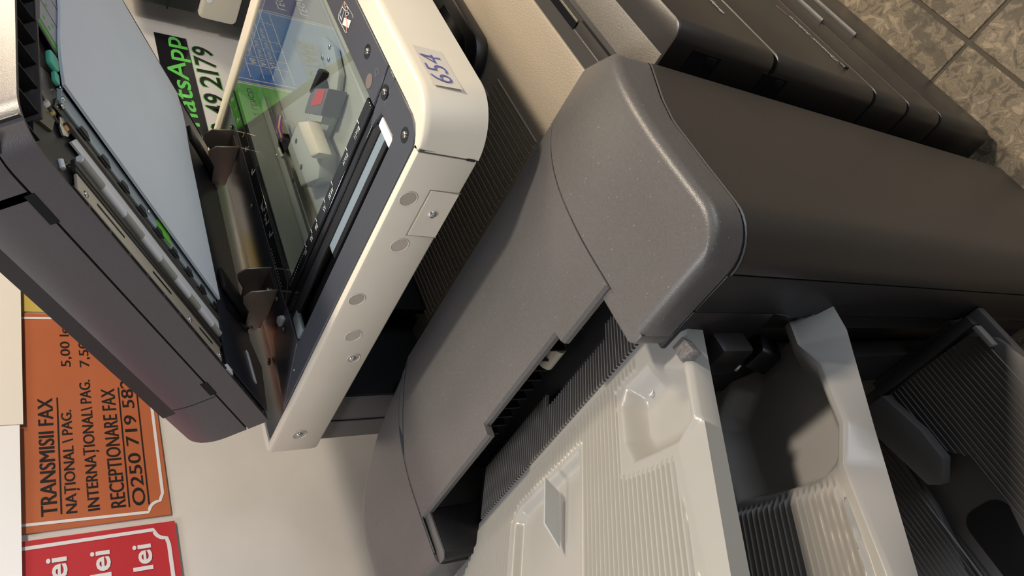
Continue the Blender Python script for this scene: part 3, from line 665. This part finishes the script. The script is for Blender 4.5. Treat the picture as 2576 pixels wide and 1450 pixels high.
# white/grey segmented roller
tube('roller_shaft', [(.6215, .110, .0040), (.6215, .440, .0040)], .0040, mat('roller_white', (.88, .88, .94), .45), lid, n=20, T=L)
for k, (a, b) in enumerate(((.402, .438), (.325, .360), (.250, .285), (.188, .214), (.125, .150))):
    tube('roller_sleeve', [(.6215, a, .0040), (.6215, b, .0040)], .0045, M_ROLL, lid, n=20, T=L)
bm = bmesh.new(); add_prism(bm, [(.6275, .11), (.6430, .11), (.6430, .445), (.6275, .455)], 'z', .002, .004, L); fin(bm, 'guide_strip', M_WHITE, lid)
prism('guide_rail', [(.6432, .105), (.6485, .105), (.6485, .460), (.6432, .465)], 'z', -.001, .003, _m['rail_dark_bronze'], lid, T=L)
prism('guide_rail', [(.6490, .105), (.6680, .105), (.6680, .475), (.6490, .48)], 'z', .002, .005, M_BLKG, lid, T=L)
# clear scan strip with dark teeth beside the pad
box('scan_strip', (.6640, .110, .0005), (.690, .470, .004), mat('pale_blue_strip', (.42, .48, .52), .25), lid, T=L)
bm = bmesh.new()
for k in range(9):
    s = .12 + k * .038; add_prism(bm, [(.662, s), (.6715, s + .004), (.6695, s + .014), (.662, s + .018)], 'z', -.0008, .0004, L)
tag(fin(bm, 'strip_teeth', M_BLK, lid), kind='stuff')
box('green_sticker', (.6655, .254, -.0008), (.6840, .283, .0004), mat('green_sticker_print', (.16, .60, .05), .35), lid, T=L)
# white pad, rounded and slightly rippled
NP = 26; rows = []
for i in range(NP + 1):
    u = i / NP; row = []
    for j in range(NP + 1):
        v = j / NP; x = .6765 + .0100 * u + (.452 - .002 * u) * v; s = .1245 + (.4735 - .1245) * u - .0045 * v * (1 - u) + (.0030 * math.sin(v * 14) if u > .99 else 0)
        t = -.0060 - .0012 * math.sin(u * 5 + v * 3) * v - .0022 * math.exp(-((v - .85) / .12) ** 2) * (1 + .4 * math.sin(u * 9))
        row.append((x, s, t))
    rows.append(row)
bm, V = grid('p', rows, None, T=L)
ext = bmesh.ops.extrude_face_region(bm, geom=bm.faces[:]); 
for v in [g for g in ext['geom'] if isinstance(g, bmesh.types.BMVert)]: v.co += Vector(LN * .003)
fin(bm, 'platen_pad', M_PAD, lid, smooth=50)
# control end at the front: webs, guide label, green lever, gears
prism('end_plate', [lid_px(a, b, .004) for a, b in ((84, 150), (122, 185), (150, 250), (132, 330), (95, 300), (84, 215))], 'z', .004, .008, mat('glossy_brown_plate', (.10, .085, .07), .22), lid, T=L)
for k in range(14):
    x = .571 + k * .0352
    bm = bmesh.new(); add_box(bm, (x, .506, .001), (x + .0015, .534, .026), L); fin(bm, 'web', M_CHARD, lid)
box('inner_wall', (.60, .5035, -.001), (1.15, .506, .026), M_CHAR, lid, T=L, bev=.0005)
prism('guide_label', [(.731, .4665), (.90, .461), (.90, .507), (.746, .5075)], 'z', -.0012, -.0002, mat('label_grey', (.14, .13, .15), .35), lid, T=L)
prism('guide_label_band', [(.7370, .4690), (.7455, .4680), (.7560, .5025), (.7480, .5040)], 'z', -.0016, -.0011, M_GRNP, lid, T=L)
for k in range(3): prism('guide_drawing', [(.7490 + k * .038, .4690), (.7830 + k * .038, .4675), (.7930 + k * .038, .5000), (.7590 + k * .038, .5015)], 'z', -.0016, -.0011, mat('label_light', (.42, .43, .48), .4), lid, T=L)
for k, (x, y) in enumerate(((.764, .486), (.777, .480), (.799, .490), (.770, .495))): prism('guide_arrow', [(x + .0025 * math.cos(t), y + .002 * math.sin(t)) for t in np.linspace(0, 6.28, 9)[:-1]], 'z', -.0019, -.0016, M_GRNP, lid, T=L)
prism('green_lever', rect_round(.6860, .4850, .7080, .5000, .005, 3), 'z', -.008, -.003, M_GRN, lid, T=L, bev=.0015)
prism('green_lever', rect_round(.6720, .4820, .6880, .4900, .003, 3), 'z', -.006, -.002, M_GRN, lid, T=L, bev=.001)
def LP3(px, py, t=.005): a_ = lid_px(px, py, t); return (a_[0], a_[1], t)
tube('gear_shaft', [LP3(98, 235), LP3(112, 262), (LP3(135, 298)), LP3(155, 325)], .0022, M_BLK, lid, T=L, n=8)
tube('bearing', [LP3(107, 257), LP3(114, 267)], .0048, mat('ivory_bearing', (.66, .64, .60), .4), lid, T=L, n=16)
tube('bearing', [LP3(124, 281), LP3(129, 288)], .0038, mat('amber_ring', (.55, .38, .12), .4), lid, T=L, n=14)
tube('copper_bush', [LP3(153, 318), LP3(161, 331)], .0050, M_COP, lid, T=L, n=16)
prism('steel_clip', [lid_px(a, b, .002) for a, b in ((150, 292), (166, 300), (182, 330), (172, 345), (160, 340), (152, 318))], 'z', .002, .004, M_ZINC, lid, T=L, bev=.0006)
prism('steel_clip', [lid_px(a, b, .002) for a, b in ((150, 232), (168, 240), (170, 270), (152, 262))], 'z', .002, .004, M_ZINC, lid, T=L, bev=.0006)
tube('white_peg', [LP3(152, 403), LP3(158, 425)], .0026, M_WHITE, lid, T=L, n=12)
tube('spring_clip', [LP3(158, 420), LP3(170, 412), LP3(178, 416)], .0008, M_ZINC, lid, T=L, n=6)
for p in ((152, 222), (158, 250), (156, 268)): screw('screw', L(LP3(*p, .001)), tuple(-LN), .0032, M_ZINC, lid)
screw('screw', L((.675, .305, .000)), tuple(-LN), .0030, M_ZINC, lid)
prism('white_peg', [(.560, .118), (.569, .118), (.569, .134), (.560, .134)], 'z', -.001, .004, M_WHITE, lid, T=L, bev=.001)
# hinge arms of the lid
for hx in (.735, 1.050):
    prism('hinge_arm', [(hx - .018, -.012), (hx + .018, -.012), (hx + .018, .10), (hx - .018, .10)], 'z', -.010, -.003, M_CHARD, lid, T=L, bev=.002)

# ================================================================== FINISHER
fi = empty('paper_finisher', None, 'charcoal paper finisher docked at the left of the copier with curved top and output trays', 'finisher')
PX = [.285, .40, .448, .48, .519, .557, .604, .64]; PZ = [.930, .931, .925, .919, .906, .888, .860, .836]
def top(x): return float(np.interp(x, PX, PZ))
# smooth the profile
_xs = np.linspace(.285, .64, 72); _zs = np.array([top(x) for x in _xs])
for _ in range(30): _zs[1:-1] = (_zs[:-2] + 2 * _zs[1:-1] + _zs[2:]) / 4
def top(x): return float(np.interp(x, _xs, _zs))
SMX = [.285, .303, .371, .434, .469, .538, .60]; SMZ = [.892, .892, .891, .889, .878, .847, .815]
def seamz(x): return float(np.interp(x, SMX, SMZ))
def yfront(x, xl=.285, r=.042, xd=.54):
    y = .232
    if x < xl + r: u = (xl + r - x) / r; y = .232 + r * (1 - math.sqrt(max(0, 1 - u * u)))
    if x > xd: y = .232 + (x - xd) / .07 * .058
    return y
def front_loft(name, xs, ztop, zbot, yb, rt, m, parent):
    rows = []
    for x in xs:
        yf = yfront(x); zt_ = ztop(x); zb = zbot(x); yk = yb(x)
        row = [(x, yk, zb), (x, yk, zt_)]
        rr = min(rt, yk - yf - .001) if yk - yf > .002 else 0.0005
        for a in np.linspace(0, 90, 7):
            row.append((x, yf + rr - rr * math.sin(math.radians(a)), zt_ - rr + rr * math.cos(math.radians(a))))
        row.append((x, yf, zb)); rows.append(row)
    bm, V = grid(name, rows, None)
    for i in range(len(V) - 1): bm.faces.new((V[i][0], V[i][-1], V[i + 1][-1], V[i + 1][0]))
    bm.faces.new(V[0]); bm.faces.new(V[-1][::-1])
    return fin(bm, name, m, parent, smooth=38)
def xs_left(xl, r, xe, n=26):
    return [xl + r * (1 - math.cos(math.radians(a))) for a in np.linspace(0, 90, 10)] + list(np.linspace(xl + r, xe, n))[1:]
XS = xs_left(.285, .042, .598)
def ztop_cap(x):
    z = top(x); r = .010; 
    if x < .285 + r: z -= r - math.sqrt(max(0, r * r - (.285 + r - x) ** 2))
    return z
front_loft('front_top_cover', XS, ztop_cap, lambda x: seamz(x) + .0015, lambda x: .3555, .010, M_COVER, fi)
XD = xs_left(.285, .042, .538, 22)
front_loft('front_door', XD, lambda x: seamz(x) - .0015, lambda x: .02, lambda x: .2745, .0040, M_DOOR, fi)
bm = bmesh.new(); add_tube(bm, [(x, yfront(x) + .0016, seamz(x) - .0030) for x in XD], .0016, 6); fin(bm, 'door_edge_glint', M_COVER, fi)  # added paler tube, the highlight on the door's top edge put into its colour
bm = bmesh.new(); add_tube(bm, [(x, yfront(x) + .0022, seamz(x)) for x in XD], .0016, 6); fin(bm, 'door_gap', M_INK, fi)
# ledge under the seam where the tray side starts
prism('front_ledge', [(.2865, .357), (.350, .357), (.350, .3745), (.293, .3745), (.2865, .368)], 'z', .872, .926, M_COVER, fi, bev=.003)
# left side panels below the top cover
box('side_panel', (.2852, .2765, .02), (.300, .3235, .8895), M_CHARD, fi, bev=.0015)
box('side_panel', (.2855, .3235, .775), (.300, .3745, .8895), M_CHARD, fi, bev=.0015)
box('side_trim', (.2875, .324, .02), (.305, .331, .775), M_BLKG, fi, bev=.001)
box('side_step', (.292, .331, .02), (.312, .352, .775), M_CHARD, fi, bev=.001)
# curved middle cover
rows = []
ys = [.3575, .440, .4415, .4540, .4555, .600, .6015, .606, .6075, .770, .786]
def lx(y):
    if y < .441: return .3445
    if y < .455: return .3445 + .013
    if y < .6005: return .3445 + .013
    return .3445
for y in ys:
    x0 = lx(y); row = [(x0 + .005, y, .9215), (x0 - .0003, y, .9220), (x0, y, .9275), (x0 + .0030, y, .9305)]
    for x in np.linspace(x0 + .008, .596, 34): row.append((x, y, top(x)))
    row.append((.596, y, .838)); rows.append(row)
bm, V = grid('c', rows, None); bm.faces.new(V[0]); bm.faces.new(V[-1][::-1]); fin(bm, 'top_cover', M_COVER, fi, smooth=38)
# seams on both ends of the cover
for ysm in (.3562, .7868):
    bm = bmesh.new(); rr = []
    for x in np.linspace(.30 if ysm > .5 else .345, .596, 30): rr.append((x, ysm, top(x) - .0012))
    add_tube(bm, rr, .0011, 5); fin(bm, 'cover_seam', M_BLKG, fi)
    bm = bmesh.new(); add_tube(bm, [(x, y + (.0018 if ysm < .5 else -.0018), z + .0008) for x, y, z in rr], .0009, 6); fin(bm, 'cover_glint_rim', M_COVER, fi)  # thin rim added along the seam, shaped to give the edge highlight
# small clear quarter-moon lip on the rear seam
bm = bmesh.new(); rr = [(x, .7855 - .016 * math.sin(math.pi * (x - .43) / .16), top(x) + .0006) for x in np.linspace(.43, .59, 20)]
rr2 = [(x, .7860, top(x) + .0006) for x in np.linspace(.59, .43, 20)]
bm.faces.new([bm.verts.new(p) for p in rr + rr2]); fin(bm, 'seam_lip', mat('glossy_slate', (.05, .058, .075), .15), fi)
# rear top cover
def yrear(x): return .990 - .105 * max(0, (x - .40) / .14) ** 2.2
rows = []
XR = [.285 + .010 * (1 - math.cos(math.radians(a))) for a in np.linspace(0, 90, 5)] + list(np.linspace(.295, .575, 26))[1:]
for x in XR:
    zt_ = ztop_cap(x); yb = min(max(yrear(x), .80), .99); rr = min(.055, yb - .79)
    row = [(x, .7875, .80), (x, .7875, zt_)]
    for a in np.linspace(0, 90, 9): row.append((x, yb - rr + rr * math.sin(math.radians(a)), zt_ - rr + rr * math.cos(math.radians(a))))
    row.append((x, yb, .80)); rows.append(row)
bm, V = grid('r', rows, None)
for i in range(len(V) - 1): bm.faces.new((V[i][0], V[i][-1], V[i + 1][-1], V[i + 1][0]))
bm.faces.new(V[0]); bm.faces.new(V[-1][::-1]); fin(bm, 'rear_top_cover', M_COVER, fi, smooth=38)
prism('rear_ledge', [(.2865, .776), (.293, .770), (.350, .770), (.350, .7865), (.2865, .7865)], 'z', .853, .9235, M_CHARD, fi, bev=.002)
prism('rear_ledge_lip', [(.2865, .776), (.293, .770), (.350, .770), (.350, .7865), (.2865, .7865)], 'z', .9235, .927, M_COVER, fi, bev=.0012)
box('rear_panel', (.2865, .770, .70), (.32, .97, .853), M_CHARD, fi, bev=.003)
# carcass
box('carcass', (.318, .278, .02), (.538, .970, .800), M_BLK, fi, bev=.003)
box('carcass_front', (.300, .245, .03), (.536, .290, .840), M_BLK, fi)
box('inner_back', (.440, .358, .79), (.560, .786, .862), M_BLK, fi)
prism('inner_slope', [(.40, .80), (.56, .80), (.56, .845), (.42, .90)], 'y', .36, .786, M_BLK, fi)
bm = bmesh.new()
for k in range(22): add_box(bm, (.385, .375 + k * .0182, .862), (.42, .3775 + k * .0182, .905))
tag(fin(bm, 'exit_ribs', M_BLKG, fi), kind='stuff')
tube('exit_roller', [(.392, .505, .868), (.392, .535, .868)], .010, mat('roller_ivory', (.62, .58, .50), .5), fi, n=16)
for sx in (.30, .51):
    for y in (.30, .93): prism('caster', arc(y, .020, .020, 0, 337, 15), 'x', sx + .01, sx + .03, M_BLK, fi)

# ---- trays as height fields in tray coordinates (y, s)
def sstep(a, b, x): t = np.clip((x - a) / (b - a), 0, 1); return t * t * (3 - 2 * t)
def sdpoly(P, Y, S):
    d = np.full(Y.shape, 1e9); inside = np.zeros(Y.shape, bool); n = len(P)
    for i in range(n):
        (y0, s0), (y1, s1) = P[i], P[(i + 1) % n]; ey, es = y1 - y0, s1 - s0
        t = np.clip(((Y - y0) * ey + (S - s0) * es) / (ey * ey + es * es), 0, 1)
        d = np.minimum(d, np.hypot(Y - y0 - t * ey, S - s0 - t * es))
        c = ((s0 > S) != (s1 > S)) & (Y < (y1 - y0) * (S - s0) / (s1 - s0 + 1e-12) + y0); inside ^= c
    return np.where(inside, -d, d)
def make_tray(name, parent, p0x, p0z, ang, yv, sv, hfun, m, yedge, thick=.016, ylow=None):
    ca, sa = math.cos(ang), math.sin(ang)
    Y, S = np.meshgrid(yv, sv, indexing='ij'); Y2 = Y + yedge(Y, S); H = hfun(Y2, S, Y)
    X = p0x - ca * S + sa * H; Z = p0z + sa * S + ca * H
    ni, nj = Y.shape; co = np.stack([X, Y2, Z], -1).reshape(-1, 3)
    # underside ring
    idx = np.arange(ni * nj).reshape(ni, nj)
    faces = [(int(idx[i, j]), int(idx[i, j + 1]), int(idx[i + 1, j + 1]), int(idx[i + 1, j])) for i in range(ni - 1) for j in range(nj - 1)]
    loop = list(idx[:, 0]) + list(idx[-1, 1:]) + list(idx[-2::-1, -1]) + list(idx[0, -2:0:-1])
    base = len(co); low = []
    for q in loop:
        y_ = Y2.reshape(-1)[q]; s_ = S.reshape(-1)[q]; low.append((p0x - ca * s_ - sa * thick, (float(ylow(s_)) if (ylow is not None and q < nj) else y_), p0z + sa * s_ - ca * thick))
    co = np.vstack([co, np.array(low)]); n = len(loop)
    for k in range(n): faces.append((int(loop[k]), base + k, base + (k + 1) % n, int(loop[(k + 1) % n])))
    faces.append(tuple(base + k for k in range(n)))
    me = bpy.data.meshes.new(name); me.from_pydata(co.tolist(), [], faces); me.update()
    bm = bmesh.new(); bm.from_mesh(me); bpy.data.meshes.remove(me)
    return fin(bm, name, m, parent, smooth=60)
A1 = math.radians(29)
ssv = np.concatenate([np.arange(0, .18, .0026), np.arange(.18, .40, .007)])
# upper tray
scoop1 = [(.449, .050), (.4475, .097), (.436, .126), (.415, .134), (.372, .147), (.3520, .137), (.3520, .080), (.385, .050), (.400, .036), (.440, .033)]
def ye1(S): return np.interp(S, [0, .139, .147, .26, .42], [.3495, .3500, .374, .362, .352])
rec1 = [(.524, .050), (.655, .044), (.668, .056), (.668, .45), (.524, .45)]
def h1(Y, S, Y0):
    H = np.zeros_like(Y)
    d = sdpoly(scoop1, Y, S); H -= .021 * sstep(0.0, .017, -d)
    d2 = sdpoly(rec1, Y, S); H -= .010 * sstep(0, .010, -d2)
    # tiny lip at the left end
    rib = np.maximum(0, 1 - np.abs(((Y - .372) / .0066) % 1 - .5) * 2 / .50) ** .7
    mask = np.ones_like(Y)
    mask *= np.where((S < .012), 0, 1)
    mask *= sstep(.004, .007, np.minimum(d, 1)) * sstep(.003, .006, d2)
    E = ye1(S)
    mask = np.where((Y < .455) & (S > .03) & (S < np.interp(Y, [.376, .41, .432, .452], [.158, .149, .141, .130])), 0, mask)
    mask = np.where((Y < .420) & (S <= .03), 0, mask)
    mask = np.where(Y < E + .007, 0, mask); mask = np.where((Y > .818), 0, mask)
    H += .0026 * rib * mask
    H -= .006 * np.clip((E - Y) / np.maximum(E - .3445, .003), 0, 1)
    return H
yv1 = np.concatenate([np.arange(.3455, .372, .0018), np.arange(.372, .840, .000825)])
def e1(Y, S): return np.where(Y < .40, 0, 0)
t1 = empty('output_tray', None); t1.parent = fi; t1['label'] = 'upper light grey ribbed output tray'
make_tray('tray_plate', t1, .32, .865, A1, yv1, ssv, h1, M_TRAY, e1, thick=.024, ylow=lambda S: .3475 - 0 * S)
def T1(v):  # (y, s, h)
    return (.32 - math.cos(A1) * v[1] + math.sin(A1) * v[2], v[0], .865 + math.sin(A1) * v[1] + math.cos(A1) * v[2])
# upright stop fin in the recess
_f0 = [(.271, .911), (.224, .936), (.197, .931), (.252, .902)]
prism('stop_fin', _f0, 'y', .5655, .5680, mat('blue_grey_fin', (.36, .38, .39), .4), t1, bev=.0003, seg=1)
# hook at the tray's inner corner
prism('tray_hook', [(.360, .052), (.345, .052), (.334, .078), (.352, .076)], 'z', -.006, .004, M_STEEL if False else mat('worn_grey_plastic', (.16, .15, .15), .35, noise=.3), t1, bev=.001, T=T1)
_h = -.01
for _ in range(12):
    _n1 = np.array([math.sin(A1), 0, math.cos(A1)]); _q = atp(1640, 988, np.array([.32, 0, .865]) + _n1 * _h, _n1)
    _s = float(np.dot(_q - np.array([.32, 0, .865]), [-math.cos(A1), 0, math.sin(A1)])); _y = float(_q[1])
    _h = .5 * _h + .5 * float(h1(np.array([[_y]]), np.array([[_s]]), np.array([[_y]]))[0, 0])
bm = bmesh.new(); c = [T1((_y + .0034 * math.cos(a), _s + .0028 * math.sin(a), _h + .0012)) for a in np.linspace(.3, 2.9, 9)]
add_tube(bm, c, [.0002, .0004, .0006, .0008, .0009, .0008, .0006, .0004, .0002], 6); fin(bm, 'moon_chip', M_WHITE, t1)
# black ribbed apron between tray and exit slot
for (ya, yb_, s_in) in ((.376, .470, -.083), (.470, .600, -.060), (.600, .770, -.083)):
    box('apron', (ya, s_in, -.010), (yb_ - .001, -.002, -.003), mat('apron_black', (.030, .029, .030), .4), fi, T=T1)
bm = bmesh.new(); y = .380
while y < .768:
    s_in = -.060 if .470 < y < .600 else -.083
    add_prism(bm, [(y - .0014, -.0035), (y - .0006, .001), (y + .0006, .001), (y + .0014, -.0035)], 'z', s_in, -.003, lambda v: T1((v[0], v[2], v[1]))); y += .0054
tag(fin(bm, 'apron_ribs', mat('apron_rib_grey', (.34, .32, .30), .45), fi), kind='stuff')

# lower output tray
A2 = math.radians(30.5)
t2 = empty('output_tray', None); t2.parent = fi; t2['label'] = 'lower mid grey output tray with a deep finger scoop'
P2X, P2Z = .300, .720
edge2 = [(.342, -.003), (.339, .045), (.320, .086), (.316, .159), (.330, .195), (.323, .290), (.318, .42)]
scoop2 = [(.372, -.05), (.3480, -.02), (.345, .042), (.326, .084), (.322, .158), (.334, .190), (.36, .196), (.39, .186), (.43, .172), (.458, .158), (.466, .120), (.470, .060), (.462, .040), (.44, .020), (.42, -.05)]
scoop2b = [(.430, .070), (.4185, .112), (.444, .152), (.40, .19), (.30, .20), (.30, -.05), (.40, -.05), (.425, .03)]
def ye2(S): return np.interp(S, [p[1] for p in edge2], [p[0] for p in edge2])
def h2(Y, S, Y0):
    H = np.zeros_like(Y); d = sdpoly(scoop2, Y, S)
    H -= .025 * sstep(0, .022, -d)
    E = ye2(S); H -= .004 * np.clip((.3125 - Y0) / .0035, 0, 1.0)
    rib = np.sin(np.pi * (((Y - .320) / .0066) % 1)) ** 2.5
    mask = sstep(.0, .010, S - (.205 - (Y - .343) * .36)) * np.where(Y > E + .010, 1, 0)
    H += .0060 * rib * mask
    return H
yv2 = np.concatenate([np.arange(.309, .318, .0012), np.arange(.318, .60, .0011), np.arange(.60, .84, .006)])
make_tray('tray_plate', t2, P2X, P2Z, A2, yv2, ssv, h2, M_TRAY2, lambda Y, S: (ye2(S) - .310) * np.clip(1 - (Y - .309) / .06, 0, 1), thick=.030, ylow=lambda S: np.interp(S, [0, .039, .156, .287, .42], [.309, .3045, .3135, .322, .330]))
def T2(v): return (P2X - math.cos(A2) * v[1] + math.sin(A2) * v[2], v[0], P2Z + math.sin(A2) * v[1] + math.cos(A2) * v[2])
prism('tray_pivot', rect_round(.372, .004, .402, .030, .004, 3), 'z', -.012, .012, M_CHARD, t2, T=T2, bev=.002)
box('pivot_block', (.264, .352, .790), (.300, .392, .838), M_CHARD, fi, bev=.006)
# pale link strip between the trays
_a = at(1790, 893, 'y', .40); _b2 = at(1862, 928, 'y', .42)
bm = bmesh.new(); p0 = at(1797, 889, 'y', .405); p1 = at(1866, 921, 'y', .405); p2 = at(1857, 931, 'y', .405); p3 = at(1789, 899, 'y', .405)
A_ = [bm.verts.new(p) for p in (p0, p1, p2, p3)]; B_ = [bm.verts.new((p[0], p[1] + .003, p[2])) for p in (p0, p1, p2, p3)]
bm.faces.new(A_); bm.faces.new(B_[::-1])
for k in range(4): bm.faces.new((A_[k], A_[(k + 1) % 4], B_[(k + 1) % 4], B_[k]))
fin(bm, 'link_strip', mat('ivory_link', (.62, .58, .50), .5), fi)
box('lift_column', (.286, .398, .12), (.312, .455, .86), M_BLK, fi, bev=.004)

# booklet tray low down: ribbed dark grey bed with a tongue and an arch cut-out
bt = empty('booklet_tray', None); bt.parent = fi; bt['label'] = 'low dark grey booklet tray with ribbed pads'
ZL = .40
box('tray_bed', (-.10, .300, ZL - .030), (.285, .62, ZL - .012), M_TRAYD, bt, bev=.004)
prism('ribbed_pad', [(.262, .330), (.268, .470), (.208, .474), (.165, .440), (.150, .422), (.105, .418), (.055, .432), (-.10, .468), (-.10, .270), (.15, .285), (.24, .305)], 'z', ZL - .012, ZL, M_TRAYD, bt, bev=.002)
bm = bmesh.new(); y = .318
while y < .468:
    xa = .262; xb = -.10
    if y > .425: xb = .150 + (y - .425) * 1.2
    add_prism(bm, [(y - .0012, ZL - .001), (y, ZL + .0016), (y + .0012, ZL - .001)], 'x', xb, xa - (.0 if y > .345 else .012)); y += .0064
tag(fin(bm, 'pad_ribs', mat('rib_grey', (.13, .125, .12), .45), bt), kind='stuff')
prism('ribbed_pad', [(.235, .490), (.235, .60), (-.08, .60), (.02, .520), (.12, .498)], 'z', ZL - .012, ZL + .004, M_TRAYD, bt, bev=.002)
bm = bmesh.new(); y = .503
while y < .60:
    add_prism(bm, [(y - .0012, ZL + .003), (y, ZL + .0056), (y + .0012, ZL + .003)], 'x', .03 - (y - .50) * .9, .23); y += .0064
tag(fin(bm, 'pad_ribs', _m['rib_grey'], bt), kind='stuff')
prism('tray_tongue', [(.262, .452), (.262, .500), (.145, .478), (.136, .462), (.160, .440), (.20, .440)], 'z', ZL + .002, ZL + .024, M_TRAYD, bt, bev=.002)
prism('dark_opening', rect_round(-.06, .428, .100, .488, .02), 'z', ZL - .0125, ZL - .0112, M_BLKG, bt)
for k, x in enumerate((.268, .276)): box('side_clip', (x - .004, .310 + .02 * k, ZL - .01), (x + .01, .46, ZL + .012 - .004 * k), M_CHARD, bt, bev=.001)
box('end_bracket', (.232, .3085, ZL - .002), (.262, .314, ZL + .014), mat('bracket_grey', (.20, .19, .18), .5), bt, bev=.001)
